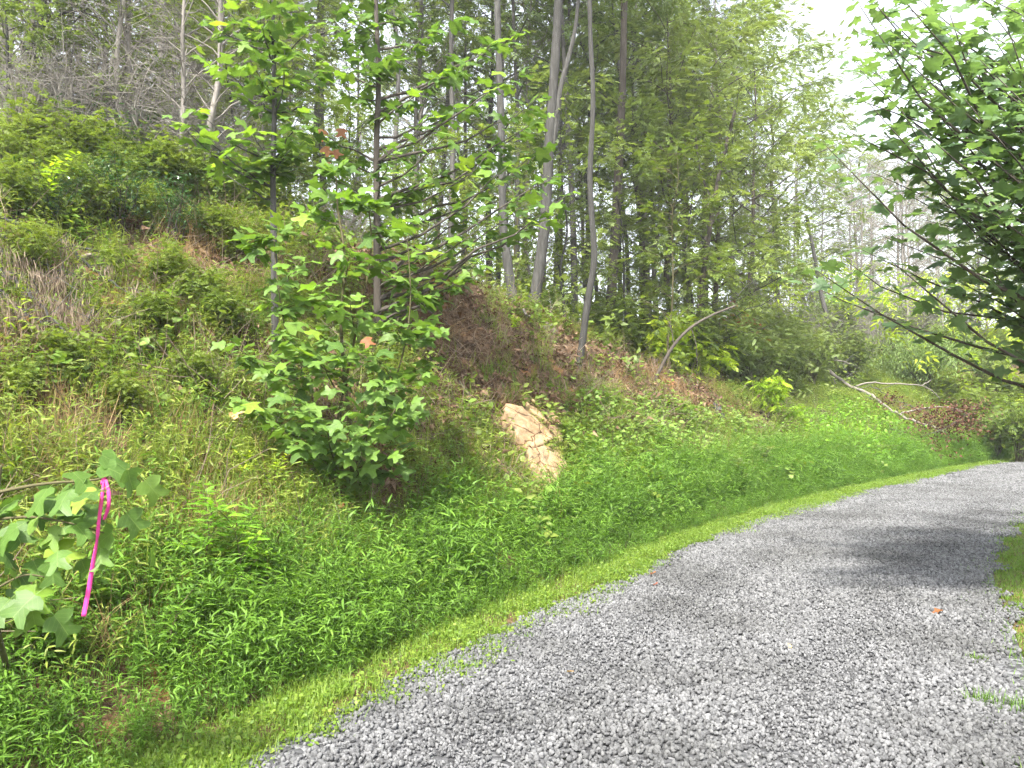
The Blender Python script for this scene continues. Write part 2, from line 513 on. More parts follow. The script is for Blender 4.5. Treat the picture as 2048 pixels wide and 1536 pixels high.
def ground_mat():
    m, nt, lk = mat('woodland soil')
    g = nt.new('ShaderNodeNewGeometry')

    def noise(sc, det=6):
        n = nt.new('ShaderNodeTexNoise'); n.inputs['Scale'].default_value = sc; n.inputs['Detail'].default_value = det
        n.inputs['Roughness'].default_value = .65
        lk.new(g.outputs['Position'], n.inputs['Vector']); return n.outputs['Fac']
    soil = ramp(nt, [(.035, .024, .015), (.10, .062, .036), (.20, .135, .08)], (.3, .5, .75)); lk.new(noise(26, 8), soil.inputs['Fac'])
    clay = ramp(nt, [(.20, .085, .035), (.40, .20, .085)], (.3, .7)); lk.new(noise(11, 8), clay.inputs['Fac'])
    k = ramp(nt, [(0, 0, 0), (1, 1, 1)], (.60, .68)); lk.new(noise(.9, 3), k.inputs['Fac'])
    mx = nt.new('ShaderNodeMix'); mx.data_type = 'RGBA'
    lk.new(k.outputs['Color'], mx.inputs['Factor']); lk.new(soil.outputs['Color'], mx.inputs['A']); lk.new(clay.outputs['Color'], mx.inputs['B'])
    p = nt.new('ShaderNodeBsdfPrincipled'); p.inputs['Roughness'].default_value = .95; p.inputs['Specular IOR Level'].default_value = .1
    lk.new(mx.outputs['Result'], p.inputs['Base Color'])
    bp = nt.new('ShaderNodeBump'); bp.inputs['Strength'].default_value = .8; bp.inputs['Distance'].default_value = .05
    lk.new(noise(14, 9), bp.inputs['Height']); lk.new(bp.outputs[0], p.inputs['Normal'])
    o = nt.new('ShaderNodeOutputMaterial'); lk.new(p.outputs[0], o.inputs['Surface'])
    return m


def road_mat():
    m, nt, lk = mat('gravel bed')
    g = nt.new('ShaderNodeNewGeometry')
    v = nt.new('ShaderNodeTexVoronoi'); v.inputs['Scale'].default_value = 30
    lk.new(g.outputs['Position'], v.inputs['Vector'])
    sx = nt.new('ShaderNodeSeparateColor'); lk.new(v.outputs['Color'], sx.inputs[0])
    r = ramp(nt, [(.02, .02, .022), (.06, .061, .065), (.14, .142, .148)]); lk.new(sx.outputs[0], r.inputs['Fac'])
    p = nt.new('ShaderNodeBsdfPrincipled'); p.inputs['Roughness'].default_value = .9
    lk.new(r.outputs['Color'], p.inputs['Base Color'])
    bp = nt.new('ShaderNodeBump'); bp.inputs['Strength'].default_value = 1; bp.inputs['Distance'].default_value = .02; bp.invert = True
    lk.new(v.outputs['Distance'], bp.inputs['Height']); lk.new(bp.outputs[0], p.inputs['Normal'])
    o = nt.new('ShaderNodeOutputMaterial'); lk.new(p.outputs[0], o.inputs['Surface'])
    return m


# ------------------------------------------------------------------ ground and road
def grid_axis(c, near, far, n):
    u = np.linspace(-1, 1, n)
    k = 4.6
    return c + near * u + (far - near) * np.sinh(k * u) / math.sinh(k) * np.abs(u) ** 1.5


gx = grid_axis(1, 16, 150, 330); gy = grid_axis(11, 17, 150, 330)
X, Y = np.meshgrid(gx, gy)
Z = H(X.ravel(), Y.ravel())
nx, ny = len(gx), len(gy)
ii = (np.arange(ny - 1)[:, None] * nx + np.arange(nx - 1)[None]).ravel()
gm = MB()
gm.add(np.c_[X.ravel(), Y.ravel(), Z], np.concatenate([np.c_[ii, ii + 1, ii + nx + 1], np.c_[ii, ii + nx + 1, ii + nx]]))
link('ground', gm.mesh('ground', ground_mat()), kind='structure', label='brown woodland soil of the roadside bank and hillside', category='ground')

ss = np.arange(-7, 110, .25)
us = np.linspace(0, 1, 9)
wS = np.interp(ss, WS, WV)
S2, U2 = np.meshgrid(ss, us, indexing='ij')
W2 = np.interp(S2, WS, WV)
rx, ry = place(S2.ravel(), (.12 - (W2 + .20) * U2).ravel())
rz = H(rx, ry) + .012 + .03 * (1 - (2 * U2.ravel() - 1) ** 2)
k = len(us)
jj = (np.arange(len(ss) - 1)[:, None] * k + np.arange(k - 1)[None]).ravel()
rm = MB()
rm.add(np.c_[rx, ry, rz], np.concatenate([np.c_[jj, jj + 1, jj + k + 1], np.c_[jj, jj + k + 1, jj + k]]))
link('gravel_road', rm.mesh('gravel_road', road_mat()), kind='structure', label='grey crushed stone track curving away to the right', category='road')


def RZ(s, n):
    """height of the road bed"""
    w = np.interp(s, WS, WV)
    u = np.clip((.12 - n) / (w + .24), 0, 1)
    x, y = place(s, n)
    return H(x, y) + .012 + .03 * (1 - (2 * u - 1) ** 2) * ((n < .12) & (n > -w - .12))


# ------------------------------------------------------------------ scattered cover
def proto_collection(name, meshes):
    c = bpy.data.collections.new(name)
    for i, me in enumerate(meshes):
        o = bpy.data.objects.new('%s_%02d' % (name, i), me)
        c.objects.link(o)
    return c


def scatter(name, pts, rot, scl, meshes, label, cat):
    n = len(pts)
    me = bpy.data.meshes.new(name)
    me.vertices.add(n); me.vertices.foreach_set('co', np.asarray(pts, np.float32).ravel())
    a = me.attributes.new('rot', 'FLOAT_VECTOR', 'POINT'); a.data.foreach_set('vector', np.asarray(rot, np.float32).ravel())
    a = me.attributes.new('scl', 'FLOAT', 'POINT'); a.data.foreach_set('value', np.asarray(scl, np.float32))
    a = me.attributes.new('idx', 'INT', 'POINT'); a.data.foreach_set('value', rng.integers(0, len(meshes), n).astype(np.int32))
    for mt in {m.materials[0].name: m.materials[0] for m in meshes}.values(): me.materials.append(mt)
    o = link(name, me, kind='stuff', label=label, category=cat)
    ng = bpy.data.node_groups.new(name, 'GeometryNodeTree')
    ng.interface.new_socket('Geometry', in_out='INPUT', socket_type='NodeSocketGeometry')
    ng.interface.new_socket('Geometry', in_out='OUTPUT', socket_type='NodeSocketGeometry')
    N, L = ng.nodes, ng.links
    gi, go = N.new('NodeGroupInput'), N.new('NodeGroupOutput')
    ip = N.new('GeometryNodeInstanceOnPoints')
    ci = N.new('GeometryNodeCollectionInfo'); ci.inputs['Collection'].default_value = proto_collection(name, meshes)
    ci.inputs['Separate Children'].default_value = True; ci.inputs['Reset Children'].default_value = True

    def attr(nm, t):
        q = N.new('GeometryNodeInputNamedAttribute'); q.data_type = t; q.inputs['Name'].default_value = nm
        return q.outputs['Attribute']
    er = N.new('FunctionNodeEulerToRotation')
    L.new(attr('rot', 'FLOAT_VECTOR'), er.inputs[0])
    L.new(gi.outputs[0], ip.inputs['Points']); L.new(ci.outputs[0], ip.inputs['Instance'])
    ip.inputs['Pick Instance'].default_value = True
    L.new(attr('idx', 'INT'), ip.inputs['Instance Index']); L.new(er.outputs[0], ip.inputs['Rotation'])
    L.new(attr('scl', 'FLOAT'), ip.inputs['Scale'])
    L.new(ip.outputs[0], go.inputs[0])
    md = o.modifiers.new('cover', 'NODES'); md.node_group = ng
    return o


# ---- gravel
def stone_mesh(i):
    t = (1 + 5 ** .5) / 2
    v = np.array([(-1, t, 0), (1, t, 0), (-1, -t, 0), (1, -t, 0), (0, -1, t), (0, 1, t), (0, -1, -t), (0, 1, -t), (t, 0, -1), (t, 0, 1), (-t, 0, -1), (-t, 0, 1)], float)
    v /= np.linalg.norm(v[0])
    f = [(0, 11, 5), (0, 5, 1), (0, 1, 7), (0, 7, 10), (0, 10, 11), (1, 5, 9), (5, 11, 4), (11, 10, 2), (10, 7, 6), (7, 1, 8), (3, 9, 4), (3, 4, 2), (3, 2, 6), (3, 6, 8), (3, 8, 9), (4, 9, 5), (2, 4, 11), (6, 2, 10), (8, 6, 7), (9, 8, 1)]
    v = list(v); f2 = []; cache = {}

    def mid(a, b):
        key = (min(a, b), max(a, b))
        if key not in cache:
            p = v[a] + v[b]; v.append(p / np.linalg.norm(p)); cache[key] = len(v) - 1
        return cache[key]
    for a, b, c in f:
        ab, bc, ca = mid(a, b), mid(b, c), mid(c, a)
        f2 += [(a, ab, ca), (b, bc, ab), (c, ca, bc), (ab, bc, ca)]
    v = np.array(v)
    for j in range(7):                       # broken faces
        d = rng.normal(size=3); d /= np.linalg.norm(d)
        h = rng.uniform(.45, .8)
        e = v @ d
        v = v - np.maximum(e - h, 0)[:, None] * d
    v *= [1, rng.uniform(.65, .95), rng.uniform(.55, .85)]
    b = MB(); b.add(v, np.array(f2), rng.random())
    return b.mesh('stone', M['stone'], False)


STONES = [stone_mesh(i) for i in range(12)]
gs, gn, gr = [], [], []
for s0, s1, dens, r0, r1 in ((-3, 7, 2900, .009, .023), (7, 14, 1900, .010, .024), (14, 26, 1000, .013, .030)):
    n = int((s1 - s0) * 3.1 * dens)
    s = rng.uniform(s0, s1, n); w = np.interp(s, WS, WV)
    nn = .14 - rng.uniform(0, 1, n) * (w + .38)
    edge = np.minimum(.05 - nn, nn + w + .12) + (fbm(s * 1.6, nn * 1.6, 21) - .5) * .5
    ok = edge > rng.uniform(-.05, .1, n)
    gs.append(s[ok]); gn.append(nn[ok]); gr.append(r0 + (r1 - r0) * rng.beta(1.6, 2.4, ok.sum()))
gs, gn, gr = map(np.concatenate, (gs, gn, gr))
gr = gr * (1 - .28 * (np.exp(-((gn + .68) / .26) ** 2) + np.exp(-((gn + 1.95) / .26) ** 2)))
px_, py_ = place(gs, gn)
pz = RZ(gs, gn) + .004 + rng.uniform(.0, .012, len(gs)) + .012 * (fbm(gs * 3, gn * 3, 31) - .5)
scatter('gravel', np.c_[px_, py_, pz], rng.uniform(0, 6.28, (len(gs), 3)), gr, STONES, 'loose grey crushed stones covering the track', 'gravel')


# ---- grasses and creepers
def blade(b, p, az, ln, wd, lean, segs=3, r=.5, droop=1.0):
    d = np.array([math.cos(az), math.sin(az), 0]); side = np.array([-d[1], d[0], 0])
    V = []; z = 0; h = 0
    for i in range(segs + 1):
        t = i / segs
        a = lean + droop * t * t
        q = np.array(p) + d * h + np.array([0, 0, z])
        wdt = wd * (1 - t) ** .7 * (.6 + .8 * min(t * 3, 1)) * .7
        if i == segs: V.append(q)
        else: V += [q - side * wdt, q + side * wdt]
        h += ln / segs * math.sin(a); z += ln / segs * math.cos(a)
    f = []
    for i in range(segs - 1): f += [[2 * i, 2 * i + 1, 2 * i + 3], [2 * i, 2 * i + 3, 2 * i + 2]]
    f.append([2 * segs - 2, 2 * segs - 1, 2 * segs])
    b.add(V, f, r)


def stilt_clump(m, stems, h0, h1, ll, ls=(LANCE_V, LANCE_F)):
    b = MB()
    for i in range(stems):
        az = rng.uniform(0, 6.28); h = rng.uniform(h0, h1); ln = rng.uniform(.1, .55)
        base = np.array([*rng.normal(0, .05, 2), -.03])
        t = np.linspace(0, 1, 5)
        d = np.array([math.cos(az), math.sin(az), 0])
        P = base + np.outer(t * t * h * ln, d) + np.outer(t * h, [0, 0, 1]) * (1 - .25 * ln * t[:, None])
        b.tube(P, np.linspace(.0022, .001, 5), 3, .35 + .2 * rng.random(), False)
        k = int(h / .042)
        tt = np.linspace(.25, 1, k)
        pos = np.stack([np.interp(tt, t, P[:, j]) for j in range(3)], 1)
        a = az + np.arange(k) * math.pi + rng.normal(0, .7, k)
        f = np.stack([np.cos(a), np.sin(a), rng.normal(.15, .3, k)], 1)
        u = np.stack([rng.normal(0, .35, k), rng.normal(0, .35, k), np.ones(k)], 1)
        b.leaves(ls[0], ls[1], pos, basis(f, u), ll * rng.uniform(.6, 1.15, k), np.clip(rng.normal(.35 + .4 * tt, .15), 0, 1))
    return b.mesh('clump', m)


def blade_tuft(m, k, l0, l1, wd, spread, lean=.25, droop=1.0, segs=3):
    b = MB()
    for i in range(k):
        blade(b, (*rng.normal(0, spread, 2), -.02), rng.uniform(0, 6.28), rng.uniform(l0, l1), wd * rng.uniform(.7, 1.3), abs(rng.normal(lean, .2)), segs, rng.random(), droop * rng.uniform(.4, 1.3))
    return b.mesh('tuft', m)


def verge_tuft(m, k=20):
    b = MB()
    for i in range(k):
        blade(b, (*rng.normal(0, .035, 2), -.01), rng.uniform(0, 6.28), rng.uniform(.04, .095), .0032, abs(rng.normal(.5, .3)), 2, rng.random(), .9)
    n = 6
    pos = np.c_[rng.normal(0, .04, (n, 2)), rng.uniform(.008, .04, n)]
    b.leaves(ROUND_V, ROUND_F, pos, rand_frames(n, -.1, .4), rng.uniform(.012, .024, n), rng.random(n))
    return b.mesh('tuft', m)


def vine_patch(m, k, ll, h, spread=.10):
    b = MB()
    pos = np.c_[rng.normal(0, spread, (k, 2)), rng.uniform(.01, h, k)]
    for p in pos[::2]: b.tube([(p[0] * .6, p[1] * .6, -.02), p * .98], [.0018, .001], 3, .2, False)
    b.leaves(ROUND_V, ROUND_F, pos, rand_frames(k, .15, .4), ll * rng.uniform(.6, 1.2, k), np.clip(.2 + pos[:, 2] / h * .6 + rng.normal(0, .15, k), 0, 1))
    return b.mesh('patch', m)


def litter_patch(m, k=9):
    b = MB()
    pos = np.c_[rng.normal(0, .09, (k, 2)), rng.uniform(.0, .025, k)]
    cur = OVAL_V * [1, 1, 4]
    b.leaves(cur, OVAL_F, pos, rand_frames(k, 0, .6), rng.uniform(.05, .11, k), rng.random(k))
    return b.mesh('patch', m)


def cover(name, meshes, dens, s0, s1, n0, n1, mask, label, cat, scl=(.8, 1.25), lean=.12, sink=0.0, bias=None):
    k = int((s1 - s0) * (n1 - n0) * dens)
    s = rng.uniform(s0, s1, k); n = rng.uniform(n0, n1, k)
    x, y = place(s, n)
    ok = rng.random(k) < mask(s, n, x, y)
    s, n, x, y = s[ok], n[ok], x[ok], y[ok]
    z = H(x, y) - sink
    tx = np.interp(s, QS, QT[:, 0]); ty = np.interp(s, QS, QT[:, 1])
    e = rng.normal(0, lean, (len(s), 3)); e[:, 2] = rng.uniform(0, 6.28, len(s))
    sc = rng.uniform(*scl, len(s))
    if bias is not None: sc = sc * bias(s, n, x, y)
    return scatter(name, np.c_[x, y, z], e, sc, meshes, label, cat)


def sm(v, a, b):
    t = np.clip((v - a) / (b - a), 0, 1); return t * t * (3 - 2 * t)


# rock outcrop keeps its own space clear of growth
ROCK_C = hit(1062, 890)


def off_rock(x, y):
    p = hit(1030, 840); q = hit(1088, 950)
    ax, ay = q[0] - p[0], q[1] - p[1]
    t = np.clip(((x - p[0]) * ax + (y - p[1]) * ay) / (ax * ax + ay * ay), 0, 1)
    d = np.hypot(x - p[0] - t * ax, y - p[1] - t * ay)
    return sm(d, .16, .30)


VERGE = [verge_tuft(M['verge']) for i in range(6)]
cover('verge_grass', VERGE, 620, -4, 26, -.28, .8, lambda s, n, x, y: sm(n + (fbm(s * 1.3, n * 1.3, 21) - .5) * .55 + (fbm(s * 6, n * 6, 23) - .5) * .2, -.06, .06) * (1 - sm(n, .5, .8)) * (.45 + .55 * sm(fbm(x * 2.5, y * 2.5, 25), .32, .5)),
      'short yellow green turf strip along the left edge of the gravel', 'grass', (.7, 1.3))
LAWN = [blade_tuft(M['lawn'], 18, .03, .075, .0028, .04, .5) for i in range(5)]


def lawn_mask(s, n, x, y):
    w = np.interp(s, WS, WV)
    return sm(-n - w + (fbm(s * 1.6, n * 1.6, 21) - .5) * .7, -.30, -.05) * (.35 + .65 * sm(-n - w, -.1, .15))


cover('lawn', LAWN, 420, 0, 17, -5.5, -2.0, lawn_mask, 'shaded green grass on the right side of the track', 'grass', (.8, 1.3))

STILT = [stilt_clump(M['stilt'], 9, .16, .42, .075) for i in range(5)]


def stilt_mask(s, n, x, y):
    w = fbm(x * .8, y * .8, 41)
    top = 1.45 - .25 * sm(s, 3.5, 6) + (w - .5) * 1.3
    return sm(n, .42, .62) * (1 - sm(n, top - .25, top + .3)) * (.7 + .3 * sm(w, .3, .5))


cover('stilt_grass', STILT, 145, -4, 25, .4, 2.4, stilt_mask, 'lush bright green stilt grass band at the foot of the bank', 'grass', (.75, 1.3), .15,
      bias=lambda s, n, x, y: (.5 + .5 * sm(n, .4, .9)) * (.66 + .95 * fbm(x * 1.1, y * 1.1, 44)) * (.85 + .15 * sm(s, -.5, 1.5)))
YEL = [stilt_clump(M['stilt_y'], 9, .14, .40, .072) for i in range(4)] + [stilt_clump(M['stilt'], 8, .12, .34, .07) for i in range(2)] + [blade_tuft(M['stilt_y'], 22, .15, .38, .0035, .05) for i in range(2)]


FEATH = [stilt_clump(M['stilt'], 12, .25, .55, .042, (LANCE_V * [.8, 1, 1], LANCE_F)) for i in range(4)]
cover('feathery_weeds', FEATH, 60, 1, 19, .6, 1.9, lambda s, n, x, y: sm(n, .65, .9) * (1 - sm(n, 1.3, 1.8)) * sm(fbm(x * .75, y * .75, 47), .46, .58), 'tall soft feathery weeds humped along the foot of the bank', 'weeds', (.8, 1.45), .2)


def yel_mask(s, n, x, y):
    w = fbm(x * .9, y * .9, 51)
    left = 1 - sm(s, 3.2, 5.0)
    far = sm(s, 11, 14)
    return sm(n, .9, 1.5) * np.maximum(left * (1 - sm(n, 3.9, 5.0) * sm(s, .3, 1.6)) * (1 - sm(n, 4.8, 6.4)) * (.30 + .70 * sm(w, .36, .52)), np.maximum(far * .6, .4 * sm(w, .35, .6) * (1 - .8 * sm(s, 3.5, 5) * (1 - sm(s, 10, 12)) * sm(n, 1.9, 2.6)))) * off_rock(x, y)


cover('yellowing_grass', YEL, 150, -5, 25, .9, 7, yel_mask, 'yellow green weedy grass over the middle of the bank', 'grass', (.75, 1.3), .2)
DRY = [blade_tuft(M['dry'], 26, .18, .45, .0028, .05, .5, 1.2) for i in range(5)]


def dry_mask(s, n, x, y):
    w = fbm(x * 1.1, y * 1.1, 61)
    return sm(n, .7, 1.3) * sm(w, .5, .64) * (1 - sm(n - np.interp(s, CS, CN), -.3, .8)) * off_rock(x, y)


cover('dry_grass', DRY, 34, -5, 22, 1.0, 7, dry_mask, 'tan dry grass tufts scattered over the bank', 'grass', (.7, 1.3), .3)
GREENDRY = [blade_tuft(M['stilt_y'], 20, .12, .34, .004, .05, .4, 1.2) for i in range(3)] + [blade_tuft(M['lawn'], 20, .12, .3, .004, .05, .4, 1.2) for i in range(2)] + [stilt_clump(M['stilt_y'], 7, .1, .3, .06) for i in range(3)]


def slope_mask(s, n, x, y):
    w = fbm(x * 1.3, y * 1.3, 65)
    return sm(s, 3, 4.5) * (1 - sm(s, 9, 11)) * sm(n, 1.2, 1.6) * (1 - .65 * sm(n, 2.2, 3.0)) * (1 - sm(n, 3.2, 4.2)) * sm(w, .38, .56) * off_rock(x, y)


cover('bank_grass', GREENDRY, 75, 3, 11, 1.1, 4.4, slope_mask, 'thin olive grass on the bare slope above the tan rock', 'grass', (.7, 1.25), .25)
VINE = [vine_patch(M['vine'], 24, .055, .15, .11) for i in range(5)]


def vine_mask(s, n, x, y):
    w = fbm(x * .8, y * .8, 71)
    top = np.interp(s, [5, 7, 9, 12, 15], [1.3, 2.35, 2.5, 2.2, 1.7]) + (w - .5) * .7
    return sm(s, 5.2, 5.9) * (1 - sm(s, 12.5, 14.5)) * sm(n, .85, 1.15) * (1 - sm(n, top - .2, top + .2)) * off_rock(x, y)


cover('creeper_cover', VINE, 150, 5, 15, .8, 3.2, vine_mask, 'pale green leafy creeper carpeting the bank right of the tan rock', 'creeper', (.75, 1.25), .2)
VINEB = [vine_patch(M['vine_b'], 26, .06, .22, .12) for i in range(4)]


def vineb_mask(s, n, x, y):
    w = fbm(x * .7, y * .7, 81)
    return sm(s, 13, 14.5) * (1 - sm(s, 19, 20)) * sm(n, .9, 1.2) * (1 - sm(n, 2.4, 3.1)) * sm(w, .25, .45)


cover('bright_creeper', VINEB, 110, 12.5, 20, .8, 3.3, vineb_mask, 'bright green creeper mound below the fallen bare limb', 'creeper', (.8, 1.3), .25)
LIT = [litter_patch(M['litter']) for i in range(5)]


def litter_mask(s, n, x, y):
    w = fbm(x * .9, y * .9, 91)
    return sm(n, 1.3, 2.2) * np.maximum((.2 + .8 * sm(w, .35, .6)) * (.35 + .65 * sm(s, 2, 4.5)), .9 * sm(s, 4, 5) * (1 - sm(s, 9, 11)) * sm(n, 1.8, 2.4)) * (.35 + .65 * off_rock(x, y))


cover('leaf_litter', LIT, 70, -4, 15, 1.2, 9, litter_mask, 'brown fallen leaves lying over the bank and crest', 'leaf litter', (.7, 1.3), .35)
FLOOR = [vine_patch(M['shrub'], 20, .07, .35, .14) for i in range(3)] + [stilt_clump(M['shrub'], 7, .2, .55, .1, (OVAL_V, OVAL_F)) for i in range(3)]


def floor_mask(s, n, x, y):
    w = fbm(x * .5, y * .5, 95)
    return sm(n - np.interp(s, CS, CN), .3, 1.6) * sm(w, .28, .52)


cover('undergrowth', FLOOR, 14, -6, 34, 2.5, 26, floor_mask, 'mixed low green undergrowth on the floor of the wood', 'undergrowth', (.8, 1.9), .2)

UNDER = [stilt_clump(M['stilt'], 9, .07, .2, .05) for i in range(4)]
cover('low_herbs', UNDER, 70, -4, 20, .35, 1.9, lambda s, n, x, y: sm(n, .4, .6) * (1 - sm(n, 1.4, 1.9)) * off_rock(x, y), 'low green herbs filling the ground under the stilt grass', 'herbs', (.8, 1.4), .2)
WEEDS = [vine_patch(M['vine'], 16, .075, .22, .12) for i in range(2)] + [vine_patch(M['shrub'], 18, .06, .26, .12) for i in range(2)] + [stilt_clump(M['shrub'], 6, .15, .4, .09, (OVAL_V, OVAL_F)) for i in range(2)]
cover('bank_weeds', WEEDS, 46, -5, 20, .6, 7.5, lambda s, n, x, y: sm(n, .65, .95) * sm(fbm(x * 1.0, y * 1.0, 101), .48, .62) * (1 - .6 * sm(s, 3.5, 5)) * off_rock(x, y),
      'broad leaved green weeds in patches over the bank', 'weeds', (.7, 1.4), .25)


def stalks(m, k):
    b = MB()
    for i in range(k):
        a = rng.uniform(0, 6.28); el = rng.uniform(-.1, 1.2); l = rng.uniform(.15, .5)
        p = np.array([*rng.normal(0, .1, 2), rng.uniform(-.02, .08)])
        q = p + l * np.array([math.cos(a) * math.cos(el), math.sin(a) * math.cos(el), math.sin(el)])
        b.tube([p, (p + q) / 2 + rng.normal(0, .03, 3), q], [.003, .0022, .001], 3, rng.random(), False)
    return b.mesh('stalks', m)


STALK = [stalks(M['greydry'], 9) for i in range(5)]
cover('dead_stalks', STALK, 20, -5, 18, 1.0, 8, lambda s, n, x, y: sm(n, 1.2, 2) * (.2 + .8 * sm(fbm(x * 1.2, y * 1.2, 111), .42, .6)) * off_rock(x, y), 'grey dead stalks and twigs lying over the bank', 'dead stalks', (.7, 1.5), .3)


# ------------------------------------------------------------------ rocks
def slab(name, outline, mt, parent, thick, inset=.0, lift=.0):
    """a broken slab of rock whose outline lies on the bank"""
    P = np.array([hit(*p) for p in outline])
    c = P.mean(0)
    nrm = np.linalg.svd(P - c)[2][2]
    if nrm[2] < 0: nrm = -nrm
    u = P[1] - P[0]; u -= nrm * (u @ nrm); u /= np.linalg.norm(u); v = np.cross(nrm, u)
    uv = np.c_[(P - c) @ u, (P - c) @ v]
    seg = np.linalg.norm(np.diff(np.r_[uv, uv[:1]], axis=0), axis=1); cs = np.r_[0, np.cumsum(seg)]
    m = 44
    t = np.linspace(0, cs[-1], m, endpoint=False)
    uv = np.c_[np.interp(t, cs, np.r_[uv[:, 0], uv[0, 0]]), np.interp(t, cs, np.r_[uv[:, 1], uv[0, 1]])]
    uv *= (1 + .07 * (rng.random(m) - .5))[:, None]
    b = MB(); V = [c + nrm * (thick + lift)]; n = 0
    rings = [(.15, 1.0), (.3, 1.0), (.45, 1.0), (.6, 1.0), (.74, 1.0), (.88, 1.0), (.975, .98), (1.0, .75), (1.01, -.2), (1.03, -2.6)]
    for k_, h in rings:
        for q in uv:
            w = c + (q[0] * u + q[1] * v) * k_
            g = (vnoise(np.array([w[0] * 5]), np.array([w[2] * 5 + w[1] * 3]), 5)[0] - .5) * .02 + (vnoise(np.array([w[0] * 17]), np.array([w[2] * 13 + w[1] * 9]), 6)[0] - .5) * .012
            g += math.floor(vnoise(np.array([w[0] * 3.1 + w[2] * 2]), np.array([w[1] * 3.3 - w[2] * 1.5]), 15)[0] * 4) * .03
            V.append(w + nrm * (thick * h + lift + (g if h > 0 else 0)))
    f = [[0, 1 + i, 1 + (i + 1) % m] for i in range(m)]
    for r_ in range(len(rings) - 1):
        a, d = 1 + r_ * m, 1 + (r_ + 1) * m
        for i in range(m):
            j = (i + 1) % m
            f += [[a + i, d + i, d + j], [a + i, d + j, a + j]]
    V = np.array(V)
    b.add(V - parent.location if parent else V, f)
    return link(name, b.mesh(name, mt, False), parent)


rk = thing('rock_outcrop', 'tan orange cracked rock face bare in the grassy bank', 'rock', ROCK_C)
slab('slab', [(1000, 822), (1030, 828), (1054, 846), (1082, 868), (1099, 893), (1072, 906), (1044, 914), (1020, 886), (1006, 858)], M['rock'], rk, .06)
slab('slab', [(1043, 918), (1076, 908), (1101, 898), (1114, 925), (1122, 958), (1100, 980), (1070, 966), (1052, 942)], M['rock'], rk, .05)
slab('slab', [(1034, 800), (1060, 812), (1090, 840), (1110, 862), (1100, 868), (1070, 852), (1050, 838)], M['rock'], rk, .07)
slab('slab', [(1090, 862), (1112, 868), (1116, 892), (1104, 896), (1086, 876)], M['rock'], rk, .05)


def boulder(name, label, px, py, r, mt, flat=.6, lift=.25):
    p = hit(px, py)
    b = MB(); me = STONES[rng.integers(0, 12)]
    v = np.zeros(len(me.vertices) * 3); me.vertices.foreach_get('co', v); v = v.reshape(-1, 3)
    f = np.array([q.vertices[:] for q in me.polygons])
    v = v * (1 + .10 * rng.normal(size=(len(v), 1))) * r * [1.2, 1, flat]
    b.add(v, f)
    o = link(name, b.mesh(name, mt, False), None, (p[0], p[1], p[2] + r * flat * lift), label=label, category='rock')
    o.rotation_euler = (rng.normal(0, .2), .5, rng.uniform(0, 6))
    return o


boulder('rock', 'pale rounded rock showing through the creeper right of the outcrop', 1404, 890, .20, M['greyrock'])
boulder('rock', 'small pinkish rock low in the creeper near the stilt grass', 1568, 915, .13, M['rock'])
boulder('rock', 'white angular rock beside the yellow green sumac', 1578, 818, .22, M['greyrock'])
boulder('rock', 'flat pale rock under the dead branches on the left bank', 180, 528, .16, M['greyrock'], .4)
boulder('rock', 'grey lichen covered rock on the crest behind the tall saplings', 845, 552, .16, M['greyrock'])
boulder('rock', 'pale rock on the bare soil left of the slim trunk', 490, 606, .10, M['greyrock'], .45)
boulder('rock', 'small tan rock on shaded soil near the left crest', 386, 507, .06, M['rock'], .5)
boulder('rock', 'pale flat stone on the crest soil under the curved sapling', 1345, 745, .2, M['greyrock'], .5)


# ------------------------------------------------------------------ big leaves on saplings
def leaf_meshes(half, ctr, m, tag):
    out = []
    for i in range(4):
        v, f = fan_leaf(half, ctr, rng.uniform(.05, .45), rng.uniform(-.25, .2), .42, rng.uniform(0, .05))
        b = MB(); b.add(v, f, .5); out.append((b.mesh(tag, m), v, f))
    return out


TUL = leaf_meshes(TULIP, (0, .42), M['tulip_v'], 'tulip_leaf')
TULY = leaf_meshes(TULIP, (0, .42), M['tulip_young_v'], 'young_tulip_leaf')
PLAIN = {'veined tulip leaf': M['tulip'], 'veined young tulip leaf': M['tulip_young'], 'maple leaf': M['maple']}
MAP = leaf_meshes(MAPLE, (0, .30), M['maple'], 'maple_leaf')


def bez(p, c, q, k):
    t = np.linspace(0, 1, k)[:, None]
    return (1 - t) ** 2 * p + 2 * t * (1 - t) * c + t * t * q


def wobble(P, a):
    n = rng.normal(0, a, P.shape); n[0] = 0; n[-1] = 0
    return P + n


